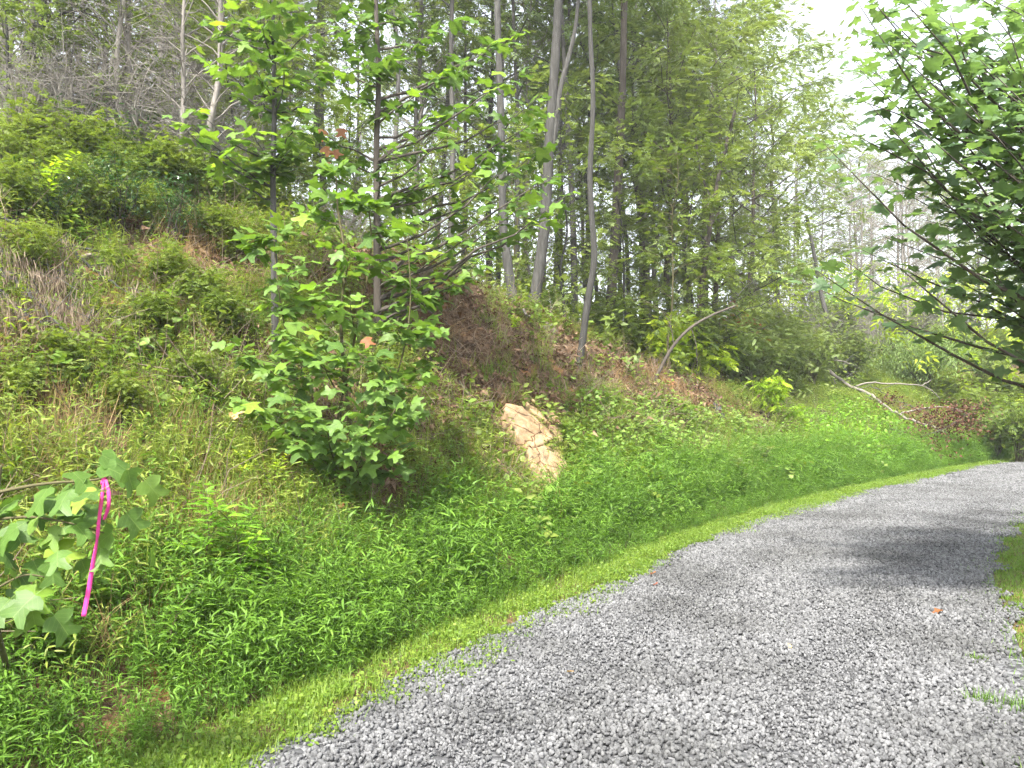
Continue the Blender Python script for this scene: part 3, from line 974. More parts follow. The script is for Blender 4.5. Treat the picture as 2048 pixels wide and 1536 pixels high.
def leafy(name, label, cat, base, stems, radii, tips, leafset, young, size, per, maxobj, bark, brad=.008, stem_name='stem', steep=.45, reach=.8, extra=None):
    """a tree or sapling with big single leaves: stems, a branch to every tip, leaves along the branch"""
    base = np.array(base, float)
    root = thing(name, label, cat, base)
    SP, SR = [], []
    for path, (ra, rb) in zip(stems, radii):
        P = catmull(path, 6); r = np.linspace(ra, rb, len(P))
        b = MB(); b.tube(P - base, r, 8, .5); link(stem_name, b.mesh(stem_name, bark), root)
        SP.append(P); SR.append(r)
    SP = np.concatenate(SP); SR = np.concatenate(SR)
    L = []
    for tip in tips:
        T = np.array(tip[:3])
        dv = T - SP; hd = np.hypot(dv[:, 0], dv[:, 1]); ln = np.linalg.norm(dv, axis=1)
        i = np.argmin(np.abs(dv[:, 2] - steep * hd) + .35 * ln)
        p = SP[i]; d = T - p; le = np.linalg.norm(d)
        c = p + d * .5 + np.array([0, 0, -.10 * le]) + rng.normal(0, .05 * le, 3)
        P = wobble(bez(p, c, T, 7), .012 * le)
        b = MB(); r0 = min(SR[i] * .6, brad * (.5 + le)); b.tube(P - base, np.linspace(r0, .0022, 7), 5, .4)
        bo = link('branch', b.mesh('branch', bark), root)
        k = max(3, int(per * rng.uniform(.7, 1.3)))
        tt = 1 - np.linspace(0, 1, k) ** 1.2 * min(.9, reach / max(le, .4))
        for j, t in enumerate(tt):
            q = np.array([np.interp(t, np.linspace(0, 1, 7), P[:, a]) for a in range(3)])
            az = math.atan2(d[1], d[0]) + (j * 2.4) + rng.normal(0, .4) if j else math.atan2(d[1], d[0])
            f = np.array([math.cos(az), math.sin(az), rng.normal(-.05, .28)]) + .45 * d / le
            up = np.array([rng.normal(.12, .55), rng.normal(-.38, .55), 1])
            yg = rng.random() < (young(T, t) if young else 0)
            L.append((q, f, up, size * rng.uniform(.62, 1.15) * (.75 if t > .97 else 1), yg, bo))
    if extra is not None: L += extra
    pos = np.array([l[0] for l in L]); fr = basis(np.array([l[1] for l in L]), np.array([l[2] for l in L]))
    sc = np.array([l[3] for l in L]); yg = np.array([l[4] for l in L])
    dist = np.linalg.norm(pos - [0, 0, EYE], axis=1)
    pxx = np.abs(pos[:, 0] / np.maximum(pos[:, 1], .1)); pyy = (pos[:, 2] - EYE) / np.maximum(pos[:, 1], .1)
    show = sc / dist * ((pxx < .68) & (pyy < .53))
    order = np.argsort(-show)
    rest = {0: MB(), 1: MB()}
    for rank, i in enumerate(order):
        kset = TULY if (yg[i] and leafset is TUL) else leafset
        me, v, f = kset[i % 4]
        if rank < maxobj:
            o = link('leaf', me, L[i][5] if len(L[i]) > 5 else root)
            m4 = np.eye(4); m4[:3, :3] = fr[i] * sc[i]; m4[:3, 3] = pos[i] - base
            o.matrix_basis = Matrix(m4.tolist())
        else:
            rest[int(yg[i])].leaves(v, f, (pos[i] - base)[None], fr[i][None], sc[i][None], np.array([rng.random()]))
    for k_, mb in rest.items():
        if mb.n: link('crown', mb.mesh('crown', PLAIN[(TULY if (k_ and leafset is TUL) else leafset)[0][0].materials[0].name]), root, kind='stuff')
    return root


def AP(lst, d):
    return [A(p[0], p[1], d + (p[2] if len(p) > 2 else 0)) for p in lst]


# the sapling in the middle of the picture
D1 = 6.3
b1 = hit(690, 1020)
D1 = b1[1]
st = [[(700, 1030), (704, 900), (690, 760), (682, 640), (690, 520), (676, 420), (672, 352)],
      [(668, 1030), (672, 870), (700, 720), (724, 610), (742, 500), (738, 418)],
      [(655, 1030), (630, 880), (590, 740), (560, 600), (548, 480)],
      [(695, 1020), (720, 900), (790, 760), (820, 620), (815, 480)]]
tips1 = [(672, 350, 0), (640, 385, .2), (705, 390, -.2), (612, 420, .2), (738, 412, 0), (560, 455, .1), (520, 470, .1), (490, 482, -.1), (790, 455, 0), (822, 440, .3),
         (600, 520, -.3), (700, 500, -.4), (760, 520, .2), (560, 560, .3), (640, 570, -.5), (820, 560, .3), (850, 590, .2), (545, 610, .2), (700, 600, -.5), (620, 650, -.4),
         (560, 660, -.2), (462, 690, -.1), (500, 722, .1), (850, 640, .3), (872, 660, 0), (780, 640, -.3), (700, 690, -.6), (640, 720, -.6), (540, 740, -.4), (490, 800, -.3),
         (580, 790, -.7), (680, 780, -.8), (760, 760, -.6), (840, 750, -.2), (868, 720, .2), (560, 850, -.5), (650, 850, -.8), (740, 840, -.7), (800, 870, -.5), (832, 890, -.4),
         (620, 890, -.6), (720, 890, -.8), (780, 905, -.6), (850, 820, 0), (520, 830, -.2), (600, 700, -.5), (740, 700, -.5), (820, 800, -.4), (700, 1085, -.3), (740, 1060, -.3),
         (610, 600, .1), (660, 480, .2), (580, 690, -.5), (690, 830, -.9), (620, 820, -.8), (790, 820, -.7)]
leafy('tulip_sapling', 'bushy young tulip tree with big lobed leaves in the middle of the bank', 'sapling', b1 - [0, 0, .05],
      [AP(s, D1) for s in st], [(.020, .006), (.015, .005), (.011, .004), (.011, .004)],
      [A(p[0], p[1], D1 + p[2]) for p in tips1], TUL, lambda T, t: .6 if T[2] > 2.3 and t > .5 else (.15 if t > .9 else .04), .140, 15, 300, M['stem'])

# the two slim tulip trees behind it
bA = hit(755, 705)
DA = bA[1]
tA = [(1060, 250, .3), (1090, 230, .1), (980, 300, -.2), (900, 330, 0), (1000, 360, .4), (1085, 290, .5), (1120, 350, 0), (1140, 385, -.2), (1060, 400, -.1), (980, 440, -.3), (900, 470, 0),
      (1010, 470, .3), (960, 420, .5), (860, 420, -.4), (690, 180, .1), (680, 60, .3), (700, 20, -.2), (650, 120, .2), (620, 250, .3), (660, 300, .1), (640, 340, -.2), (800, 120, -.1), (820, 30, .2),
      (870, 60, 0), (930, 40, .3), (880, 150, -.3), (940, 130, .3), (990, 80, -.2), (1040, 60, .2), (1000, 170, 0), (940, 210, .5), (860, 230, -.4), (800, 210, .5), (830, 300, .4), (720, 110, -.4),
      (760, 30, .4), (900, 260, -.5), (1050, 140, -.3), (960, 520, -.2), (880, 540, -.3), (920, 570, .1), (830, 500, -.4), (780, 300, -.6), (700, 400, .4), (840, 380, .6), (740, -80, 0), (880, -60, .2),
      (660, -60, .1), (780, -280, 0), (1080, 190, .6), (1030, 320, -.5), (1110, 430, .2), (860, 350, -.2)]
treeA = leafy('tulip_tree', 'slim tulip tree spreading long leafy branches right of the bushy sapling', 'tree', bA - [0, 0, .08],
      [AP([(757, 720), (755, 600), (754, 450), (753, 300), (757, 150), (752, 0), (756, -140), (752, -300)], DA)], [(.052, .012)],
      [A(p[0], p[1], DA + p[2]) for p in tA], TUL, lambda T, t: .20 if t > .5 else .05, .165, 15, 300, M['bark_dark'], .010, 'trunk', .55)
OLF = leaf_meshes(TULIP, (0, .42), M['orange'], 'orange_leaf')
for px, py, dd in [(655, 255, -.2), (684, 250, -.1), (645, 322, -.3), (660, 300, -.2), (640, 290, -.25), (725, 670, -.9)]:
    o = link('leaf', OLF[rng.integers(0, 4)][0], treeA, label='orange withered leaf')
    m4 = np.eye(4); m4[:3, :3] = basis(np.array([[rng.normal(0, .6), rng.normal(-.2, .4), -.7]]), np.array([[.2, -1., .5]]))[0] * .13; m4[:3, 3] = A(px, py, DA + dd) - np.array(treeA.location)
    o.matrix_basis = Matrix(m4.tolist())
bB = hit(552, 735)
DB = bB[1]
tB = [(420, 40, .1), (440, 130, 0), (400, 225, -.3), (480, 190, .3), (352, 236, -.5), (380, 250, -.4), (520, 60, .2), (560, 20, -.2), (620, 90, .3), (630, 200, .4), (580, 300, -.2), (470, 300, .2), (610, 280, 0), (430, 330, .3),
      (500, 260, -.3), (455, 20, .3), (500, 120, -.4), (590, 150, .5), (640, 40, -.2), (660, 140, .2), (600, 230, -.4), (520, 330, -.1), (480, -40, 0), (600, -60, .2), (540, -140, 0), (430, -70, .3), (640, -120, 0), (560, -240, 0),
      (590, 340, .2), (640, 270, .4), (400, 110, .4), (530, 190, .6), (570, 100, -.6), (610, 20, .4), (520, 20, -.5)]
leafy('tulip_tree', 'slim pale trunked tulip tree left of the bushy sapling', 'tree', bB - [0, 0, .08],
      [AP([(553, 750), (550, 640), (548, 500), (546, 350), (549, 200), (546, 50), (548, -100), (545, -260)], DB)], [(.042, .010)],
      [A(p[0], p[1], DB + p[2]) for p in tB], TUL, lambda T, t: .40 if t > .5 else .12, .155, 12, 300, M['bark'], .010, 'trunk', .6)

# the maple reaching in from the right
MP = np.array([5.6, 6.4]); mz = Hz(*MP)
tM = [(1720, 12), (1705, 60), (1692, 112), (1745, 145), (1830, 60), (1900, 30), (1980, 20), (2040, 60), (1800, 130), (1880, 120), (1960, 120), (2040, 140), (1690, 190), (1645, 285), (1700, 265), (1760, 270), (1800, 215), (1860, 210),
      (1930, 200), (2000, 220), (1850, 290), (1780, 300), (1900, 330), (1960, 300), (2030, 300), (1880, 400), (1950, 400), (2020, 400), (1745, 345), (1800, 380), (1570, 545), (1620, 532), (1680, 512), (1725, 500), (1765, 472), (1820, 470),
      (1880, 480), (1950, 480), (2030, 480), (1900, 555), (1960, 560), (2030, 560), (1990, 630), (2040, 640), (2030, 700), (1760, 20), (1840, 0), (1940, -20), (2040, -30), (1990, 80), (1920, 80),
      (1870, 170), (1990, 170), (2060, 220), (1980, 350), (2060, 360), (1920, 440), (2000, 520), (1960, 600), (2060, 600), (2060, 440), (1850, 440), (1780, 520), (2120, 300), (2120, 500), (2100, 100), (1980, -90), (2100, -120), (2180, 200), (2180, 600),
      (1840, 350), (1780, 90), (1740, 210), (1830, 250), (2050, 690), (1970, 450), (1900, 250), (2010, 130), (1930, 150), (2045, 20), (1720, -30), (1790, -20), (1880, -30), (1740, 90), (1780, 60), (1820, 20), (1860, 90), (1770, 180), (1820, 170), (1900, 70), (1950, 50), (2010, 40), (1960, 170), (1720, 140), (1990, 270), (2040, 340), (1985, 420), (2030, 600), (1975, 530)]
TM = [A(p[0], p[1], 5.0 + rng.uniform(-.7, 1.3) + (.5 if p[1] > 400 else 0)) for p in tM]
trunkM = [(MP[0], MP[1], mz - .1), (MP[0] - .05, MP[1], 1.0), (MP[0] - .1, MP[1] - .05, 2.2), (MP[0] - .25, MP[1] - .1, 3.6), (MP[0] - .3, MP[1] - .1, 5.2), (MP[0] - .35, MP[1], 6.6), (MP[0] - .3, MP[1] + .1, 8.2)]
more = []
for i in range(450):                         # the inner and upper crown behind and beside the frame edge
    p = np.array([rng.normal(4.9, 1.0), rng.normal(6.6, 1.0), rng.uniform(2.5, 6.6)])
    if p[0] / p[1] < .60 + .10 * (rng.random() - .5): continue
    az = rng.uniform(0, 6.28)
    more.append((p, np.array([math.cos(az), math.sin(az), -.15]), np.array([*rng.normal(0, .4, 2), 1]), .145 * rng.uniform(.6, 1.1), False))
leafy('maple_tree', 'dark leaved maple with overhanging branches at the right edge', 'tree', (MP[0], MP[1], mz), [[np.array(p) for p in trunkM]], [(.15, .03)], TM, MAP, None, .128, 36, 300, M['bark_dark'], .006, 'trunk', .3, reach=2.7, extra=more)

# the flagged tulip sapling in the left foreground
bF = hit(20, 1330)
DF = 2.8
fl = [(130, 955, 0), (152, 985, -.02), (176, 922, .03), (218, 990, -.04), (190, 968, .0), (255, 942, .02), (100, 1050, -.02), (18, 1052, 0), (38, 1036, .02), (118, 1112, -.05), (60, 1130, .02), (12, 1100, 0), (178, 1080, .03), (202, 1108, .04),
      (246, 1072, .02), (308, 1098, .06), (205, 1002, -.06), (150, 1012, .04), (92, 1192, -.05), (38, 1200, 0), (92, 1232, -.04), (72, 1166, .02), (122, 1160, .05), (20, 1000, .05), (60, 1010, .05), (230, 1120, .06), (20, 1180, .03), (60, 1225, .06), (120, 1000, .08), (80, 975, .08), (160, 1130, .06), (30, 1075, -.03), (80, 1090, .04), (140, 1060, -.03), (25, 1230, -.02), (130, 1205, .03), (165, 1185, .06), (5, 1150, -.04), (240, 1030, .05), (180, 1035, .08), (275, 965, .05), (55, 1060, -.06)]
for i in range(20): fl.append((rng.uniform(-10, 250), rng.uniform(945, 1240), rng.uniform(.0, .12)))
fl = [q for q in fl if not (q[0] > 120 and q[1] > 1140)]
exF = []
for px, py, dd in fl:
    az = rng.uniform(0, 6.28)
    exF.append((A(px, py - 20, DF + dd), np.array([math.cos(az), math.sin(az) * .6 - .2, rng.normal(-.55, .3)]), np.array([rng.normal(.1, .35), rng.normal(-.45, .35), 1]), .098 * rng.uniform(.75, 1.2), rng.random() < .08))
leafy('tulip_sapling', 'tulip sapling with pink tape on a twig at the left edge', 'sapling', bF - [0, 0, .03],
      [[bF - [0, 0, .05], A(-10, 1240, DF + .05), A(-16, 1100, DF), A(-6, 985, DF), A(0, 930, DF)], [A(-6, 985, DF), A(60, 972, DF), A(115, 965, DF), A(170, 962, DF), A(222, 954, DF)],
       [A(-16, 1040, DF), A(60, 1034, DF), (A(140, 1046, DF)), A(208, 1066, DF)], [A(-12, 1180, DF), A(50, 1150, DF - .03), A(110, 1160, DF)]],
      [(.013, .008), (.007, .003), (.006, .002), (.005, .002)], [], TUL, None, .15, 0, 300, M['stem'], extra=exF)

# pink flagging tape
def strip(paths_w, th=.0004):
    b = MB()
    for path, wds, tw in paths_w:
        P = catmull(path, 6); k = len(P)
        w = np.interp(np.linspace(0, 1, k), np.linspace(0, 1, len(wds)), wds); a = np.interp(np.linspace(0, 1, k), np.linspace(0, 1, len(tw)), tw)
        V = []
        for i in range(k):
            sd = np.array([math.cos(a[i]), math.sin(a[i]), 0]) * w[i] / 2
            nn_ = np.array([-math.sin(a[i]), math.cos(a[i]), 0]) * th / 2
            V += [P[i] - sd - nn_, P[i] + sd - nn_, P[i] + sd + nn_, P[i] - sd + nn_]
        f = []
        for i in range(k - 1):
            for j in range(4):
                q, r_ = i * 4 + j, i * 4 + (j + 1) % 4
                f += [[q, r_, r_ + 4], [q, r_ + 4, q + 4]]
        f += [[0, 1, 2], [0, 2, 3], [4 * k - 4, 4 * k - 3, 4 * k - 2], [4 * k - 4, 4 * k - 2, 4 * k - 1]]
        b.add(V, f)
    return b


kn = A(208, 962, DF)
tape = thing('flagging_tape', 'bright pink flagging tape hanging from the sapling twig at left', 'tape', kn)


def rel(lst): return [A(p[0], p[1], DF - .03 + p[2]) - kn for p in lst]


t1 = strip([(rel([(209, 958, 0), (203, 1000, -.01), (198, 1040, -.012), (194, 1080, -.01), (187, 1120, -.015), (178, 1175, -.01), (167, 1233, -.02)]), [.009, .013, .012, .013, .014, .016, .017], [.9, .3, .1, 1.35, .8, .2, .05])])
link('tail', t1.mesh('tail', M['ribbon'], False), tape)
t2 = strip([(rel([(211, 958, 0), (217, 985, -.012), (217, 1012, -.014), (208, 1040, -.006)]), [.010, .013, .013, .011], [.2, .3, .5, .9])])
link('tail', t2.mesh('tail', M['ribbon'], False), tape)
kb = MB()
ang = np.linspace(0, 2 * math.pi, 13)
kb.tube(np.c_[.004 * np.sin(ang), -.012 * np.cos(ang), .012 * np.sin(ang)], .0055, 6, .5)
link('knot', kb.mesh('knot', M['ribbon']), tape)


# ------------------------------------------------------------------ woodland trees
def make_tree(h, r, c0, spread, nl, nt, lt, tpl, ls, droop=.25, rise=.5, shape=None, leafm=None, bark=None, lean=.03, sides=8, twig_len=.9, wild=.5):
    P = np.array([[0, 0, -.25], [0, 0, 0]] + [[rng.normal(0, lean * h * .1) + lean * h * t * .3, rng.normal(0, lean * h * .1), h * t] for t in np.linspace(.15, 1, 7)])
    P = catmull(P, 4)
    rr = r * (1 - .85 * np.clip(P[:, 2] / h, 0, 1) ** .9); rr[P[:, 2] < .25] *= 1.25
    tb = MB(); tb.tube(P, rr, sides, .5)
    lb, cb = MB(), MB()
    pos, outs = [], []
    for i in range(nl):
        t = c0 + (.98 - c0) * (i + rng.random()) / nl
        z = h * t; p = np.array([np.interp(z, P[:, 2], P[:, j]) for j in range(3)])
        az = i * 2.4 + rng.normal(0, .4)
        u = (t - c0) / (1 - c0)
        sh = (math.sin(math.pi * (.12 + .8 * u)) ** .8) if shape is None else shape(u)
        ln = spread * sh * rng.uniform(.65, 1.2)
        d = np.array([math.cos(az), math.sin(az), rise * rng.uniform(.4, 1.5)])
        q = p + d * ln
        mid = p + d * ln * .5 + np.array([0, 0, .12 * ln])
        B = wobble(bez(p, mid, q, 6), .02 * ln)
        lb.tube(B, np.linspace(max(.006, r * .30 * (1 - .6 * u)), .004, 6), 4, rng.random(), False)
        for j in range(nt):
            tt = .25 + .75 * (j + rng.random()) / nt
            s0 = np.array([np.interp(tt, np.linspace(0, 1, 6), B[:, a]) for a in range(3)])
            a2 = az + rng.choice([-1, 1]) * rng.uniform(.3, 1.3)
            tl = twig_len * rng.uniform(.5, 1.2) * (1.1 - .4 * tt)
            e = s0 + np.array([math.cos(a2), math.sin(a2), rng.normal(.25, .3) - droop * .5]) * tl
            lb.tube(np.array([s0, (s0 + e) / 2 + rng.normal(0, .05 * tl, 3), e]), [.006, .004, .002], 3, rng.random(), False)
            if lt:
                k_ = rng.random(lt) ** .7
                pp = s0 + (e - s0) * k_[:, None] + rng.normal(0, .13 * tl + .03, (lt, 3))
                pos.append(pp); outs.append(np.repeat((e - s0)[None] / tl, lt, 0))
    out = {'trunk': tb.mesh('trunk', bark), 'branches': lb.mesh('branches', bark)}
    if pos:
        pos = np.concatenate(pos); outs = np.concatenate(outs); n = len(pos)
        fr = rand_frames(n, droop, wild, outs)
        cl = fbm(pos[:, 0] * 1.2 + pos[:, 2], pos[:, 1] * 1.2 + pos[:, 2] * .7, 7)
        cb.leaves(tpl[0], tpl[1], pos, fr, ls * rng.uniform(.6, 1.2, n), np.clip(cl + rng.normal(0, .16, n), 0, 1))
        out['crown'] = cb.mesh('crown', leafm)
    return out


def shrub_mesh(h, w, ns, lt, tpl, ls, leafm, bark, droop=.2, arch=.4, twigs=5):
    lb, cb = MB(), MB(); pos, outs = [], []
    for i in range(ns):
        az = rng.uniform(0, 6.28); rad = w * rng.uniform(.25, 1.0) * .9
        tip = np.array([math.cos(az) * rad, math.sin(az) * rad, h * rng.uniform(.55, 1.05) * (1 - arch * (rad / w) ** 2)])
        B = wobble(bez(np.array([*rng.normal(0, .06, 2), -.12]), np.array([tip[0] * .35, tip[1] * .35, tip[2] * .75]), tip, 6), .03 * h)
        lb.tube(B, np.linspace(.012 * min(h, 1.6), .002, 6), 4, rng.random(), False)
        for j in range(twigs):
            tt = .35 + .65 * (j + rng.random()) / twigs
            s0 = np.array([np.interp(tt, np.linspace(0, 1, 6), B[:, a]) for a in range(3)])
            e = s0 + np.array([*rng.normal(0, .22 * w + .08, 2), rng.normal(.06, .12) * h - droop * .15])
            lb.tube(np.array([s0, (s0 + e) / 2, e]), [.004, .003, .0012], 3, rng.random(), False)
            if lt:
                k_ = rng.random(lt)
                pp = s0 + (e - s0) * k_[:, None] + rng.normal(0, .05 + .05 * w, (lt, 3))
                pp[:, 2] = np.maximum(pp[:, 2], .03)
                pos.append(pp); outs.append(np.repeat((e - s0)[None], lt, 0))
    out = {'stems': lb.mesh('stems', bark)}
    if pos:
        pos = np.concatenate(pos); outs = np.concatenate(outs); n = len(pos)
        cl = fbm(pos[:, 0] * 2.2 + pos[:, 2], pos[:, 1] * 2.2 + pos[:, 2] * .7, 7)
        cb.leaves(tpl[0], tpl[1], pos, rand_frames(n, droop, .5, outs * .6), ls * rng.uniform(.6, 1.25, n), np.clip(cl + rng.normal(0, .18, n), 0, 1))
        out['foliage'] = cb.mesh('foliage', leafm)
    return out


OV, LA = (OVAL_V, OVAL_F), (LANCE_V * [1.6, 1, 1], LANCE_F)
T = {}
T['hard'] = [make_tree(13, .115, .34, 3.0, 24, 6, 15, DROOP4, .24, .6, .45, None, M['forest'], M['bark']) for i in range(3)]
T['pole'] = [make_tree(14, .085, .45, 2.0, 18, 6, 14, SPRIG5, .2, .3, .6, None, M['forest'], M['bark_pale']) for i in range(3)]
T['feather'] = [make_tree(9.0, .10, .16, 2.9, 28, 8, 19, SPRIG7, .22, .25, .55, None, M['feather'], M['bark_dark'], .06) for i in range(3)]
T['pine'] = [make_tree(14, .15, .36, 2.8, 34, 8, 24, (np.concatenate([LANCE_V * [.35, 1, 1] @ np.array([[math.cos(a), math.sin(a), 0], [-math.sin(a), math.cos(a), 0], [0, 0, 1]]) for a in (-.9, -.45, 0, .45, .9)]),
             np.concatenate([LANCE_F + 6 * i for i in range(5)])), .17, -.1, .12, lambda u: 1.05 - .8 * u, M['pine'], M['bark_dark']) for i in range(2)]
T['bare'] = [make_tree(9.5, .075, .12, 1.7, 56, 14, 0, OV, .1, .1, .7, None, None, M['twig'], .05, 6, .8) for i in range(3)]
T['young'] = [make_tree(4.6, .03, .14, 1.2, 18, 5, 11, SPRIG5, .17, .2, .6, None, M['shrub'], M['stem'], .08, 5, .6) for i in range(3)]
T['light'] = [make_tree(6.5, .04, .14, 1.6, 20, 6, 11, SPRIG5, .2, .25, .55, None, M['feather'], M['bark'], .08, 6, .7) for i in range(3)]
S = {}
S['green'] = [shrub_mesh(1.5, .9, 14, 20, SPRIG5, .15, M['shrub'], M['stem']) for i in range(3)]
S['feathery'] = [shrub_mesh(2.6, 1.3, 20, 22, SPRIG7, .2, M['feather'], M['stem'], .2, .35, 6) for i in range(3)]
S['evergreen'] = [shrub_mesh(1.9, 1.0, 16, 16, LA, .11, M['evergreen'], M['bark_dark'], .25) for i in range(2)]
S['bare'] = [shrub_mesh(2.2, 1.1, 34, 0, OV, .1, None, M['twig'], .1, .2, 16) for i in range(3)]
S['yellow'] = [shrub_mesh(1.3, .55, 8, 14, SPRIG7, .22, M['yellow'], M['stem'], .3, .2) for i in range(2)]
S['pale'] = [shrub_mesh(2.0, 1.7, 34, 40, LA, .11, M['pale'], M['stem'], .9, .55, 7)]
S['red'] = [shrub_mesh(1.8, .6, 9, 7, SPRIG7, .2, M['red'], M['stem'], .3, .3)]


def plant(kind, name, label, cat, x, y, scale, rz=None, group=None, tilt=(0, 0), table=None, z=None):
    var = (table or T)[kind]; parts = var[rng.integers(0, len(var))]
    root = thing(name, label, cat, (x, y, Hz(x, y) if z is None else z), group)
    root.rotation_euler = (tilt[0], tilt[1], rng.uniform(0, 6.28) if rz is None else rz)
    root.scale = (scale, scale, scale) if np.isscalar(scale) else scale
    for nm, me in parts.items(): link(nm, me, root)
    return root


def at_px(px, d):
    return (px - 1024) / F * d, d


# trunks that can be picked out, with their own paths
def trunk_tree(name, label, path, d, r, crown, bark, branches=()):
    P = catmull(AP(path, d), 8)
    x, y = P[0][0], P[0][1]
    base = np.array([x, y, Hz(x, y)])
    P = P - base
    P[:, 2] += -P[0, 2] - .15 if P[0, 2] > -.15 else 0
    rr = np.linspace(r, r * .55, len(P)); rr[:3] *= [1.5, 1.2, 1.05]
    root = thing(name, label, 'tree', base)
    b = MB(); b.tube(P, rr * (1 + .05 * rng.normal(size=len(rr))), 10, .5); link('trunk', b.mesh('trunk', bark), root)
    for br in branches:
        B = catmull(AP(br[0], d + br[2]), 5) - base
        b = MB(); b.tube(B, np.linspace(br[1], br[1] * .35, len(B)), 6, .4); link('branch', b.mesh('branch', bark), root)
    if crown:
        parts = T[crown][0]
        for nm in ('branches', 'crown'):
            if nm in parts:
                o = link(nm, parts[nm], root)
                o.location = P[-1] - np.array([0, 0, 6.2]); o.rotation_euler = (0, 0, rng.uniform(0, 6))
    return root


trunk_tree('hardwood_tree', 'thick grey trunk with forked top on the bank crest', [(1058, 640), (1068, 590), (1082, 500), (1092, 400), (1098, 280), (1108, 140), (1116, 0), (1120, -200), (1125, -420)], 13.3, .115, 'hard', M['bark'],
           [([(1094, 330), (1112, 250), (1120, 180), (1150, 60), (1160, -60)], .075, 0)])
trunk_tree('hardwood_tree', 'grey trunk leaning left with a pale root at its foot on the crest', [(1036, 618), (1024, 560), (1014, 490), (1006, 420), (1004, 300), (1000, 150), (995, 0), (990, -300)], 13.0, .09, 'pole', M['bark'])
trunk_tree('slim_tree', 'slender straight bare trunk growing out of the open bank', [(1155, 705), (1164, 640), (1176, 550), (1188, 470), (1183, 380), (1180, 300), (1186, 150), (1180, 0), (1178, -260)], 12.0, .06, 'pole', M['bark'])
trunk_tree('ivy_tree', 'very dark ivy clad trunk at the top left', [(408, 330), (404, 200), (400, 100), (396, 0), (392, -200), (390, -420)], 17, .20, 'hard', M['bark_dark'])
trunk_tree('hardwood_tree', 'dark trunk right of the slender bare trunk behind the crest', [(1208, 640), (1216, 540), (1226, 420), (1232, 300), (1240, 150), (1246, 0), (1250, -300)], 16, .12, 'hard', M['bark_dark'])
trunk_tree('slim_tree', 'crooked grey trunk with bare side limbs at the top left corner', [(30, 330), (42, 230), (50, 160), (66, 80), (84, 0), (96, -160)], 10.5, .07, None, M['bark'],
           [([(66, 80), (100, 40), (150, 22), (210, 40)], .025, 0), ([(50, 150), (90, 110), (135, 60), (180, 10)], .022, .1), ([(60, 110), (30, 60), (10, 10)], .02, 0)])
trunk_tree('slim_tree', 'dark stemmed feathery tree above the yellow green leaves', [(1388, 745), (1394, 640), (1400, 560), (1410, 480), (1422, 400), (1440, 300), (1470, 180)], 16.5, .065, 'light', M['bark_dark'],
           [([(1410, 480), (1440, 420), (1480, 380)], .03, 0), ([(1422, 400), (1400, 340), (1390, 260)], .03, 0)])
trunk_tree('slim_tree', 'pale dead trunk slanting among bare trees at right', [(1678, 650), (1668, 590), (1655, 530), (1640, 470), (1628, 400), (1612, 320)], 24, .085, None, M['bark_pale'])
trunk_tree('leaning_sapling', 'dark sapling arching to the right over the end of the crest', [(1304, 775), (1322, 735), (1348, 690), (1382, 655), (1425, 630), (1470, 612)], 13.6, .035, None, M['bark_dark'],
           [([(1348, 690), (1340, 650), (1322, 620)], .012, 0), ([(1382, 655), (1392, 690), (1395, 740)], .010, 0)])

# the wood behind
def region_tree(kind, px, d, scale, nm, label, group):
    x, y = at_px(px, d)
    plant(kind, nm, label, 'tree', x, y, scale, None, group, (rng.normal(0, .03), rng.normal(0, .03)))


LB = {'hard': ('hardwood_tree', 'green leaved hardwood standing in the wood behind the crest', 'hardwoods in the wood'),
      'pole': ('pole_tree', 'tall thin pale trunk with a high green crown in the wood', 'thin pole trees in the wood'),
      'feather': ('feathery_tree', 'light green feathery tree in the wood right of the crest', 'feathery trees right of the crest'),
      'pine': ('pine_tree', 'dark blue green pine rising behind the other trees', 'dark pines behind the wood'),
      'bare': ('bare_tree', 'grey leafless small tree in the wood', 'bare grey trees in the wood')}
spec = []
for px, d in [(-60, 15), (120, 18), (250, 22), (330, 19), (470, 21), (620, 18), (700, 24), (830, 17), (930, 20), (1130, 22), (1010, 27), (560, 29), (160, 30), (420, 33), (1180, 31), (820, 30), (790, 15.5), (870, 19), (905, 15.8), (945, 24), (1000, 22), (1045, 17.5), (1110, 19.5), (1150, 16.5), (1200, 24), (1265, 19), (1320, 25), (1085, 28), (660, 16.5), (590, 22), (500, 17), (215, 16), (290, 25), (60, 24), (1400, 30)]: spec.append(('pole', px, d, rng.uniform(.8, 1.15)))
for px, d in [(980, 19.5), (1170, 20), (1290, 23), (1050, 32), (520, 27), (1240, 28), (-150, 20)]: spec.append(('hard', px, d, rng.uniform(.85, 1.1)))
for px, d, s in [(1330, 17.5, .95), (1430, 19, 1.0), (1495, 22, 1.0), (1400, 26, 1.3), (1560, 28, 1.2), (1290, 21, 1.1), (1600, 36, 1.0), (1420, 34, 1.45), (1800, 40, 1.0), (1720, 42, 1.0), (1900, 34, .8), (2000, 38, 1.0), (1960, 30, .7), (2080, 27, .8)]: spec.append(('feather', px, d, s))
for px, d, s in [(1380, 30, 1.35), (1300, 36, 1.4), (1470, 40, 1.2), (1750, 46, .75)]: spec.append(('pine', px, d, s))
for i in range(7): spec.append(('bare', -20 + 75 * i + rng.uniform(-20, 20), rng.uniform(9.8, 11.4), rng.uniform(.5, .75)))
for i in range(16): spec.append(('bare', rng.uniform(-80, 560), rng.uniform(12.5, 22), rng.uniform(.7, 1.1)))
for i in range(10): spec.append(('bare', rng.uniform(700, 1350), rng.uniform(17, 30), rng.uniform(.8, 1.2)))
for i in range(22): spec.append(('bare', rng.uniform(1480, 2000), rng.uniform(26, 38), rng.uniform(.6, .95)))
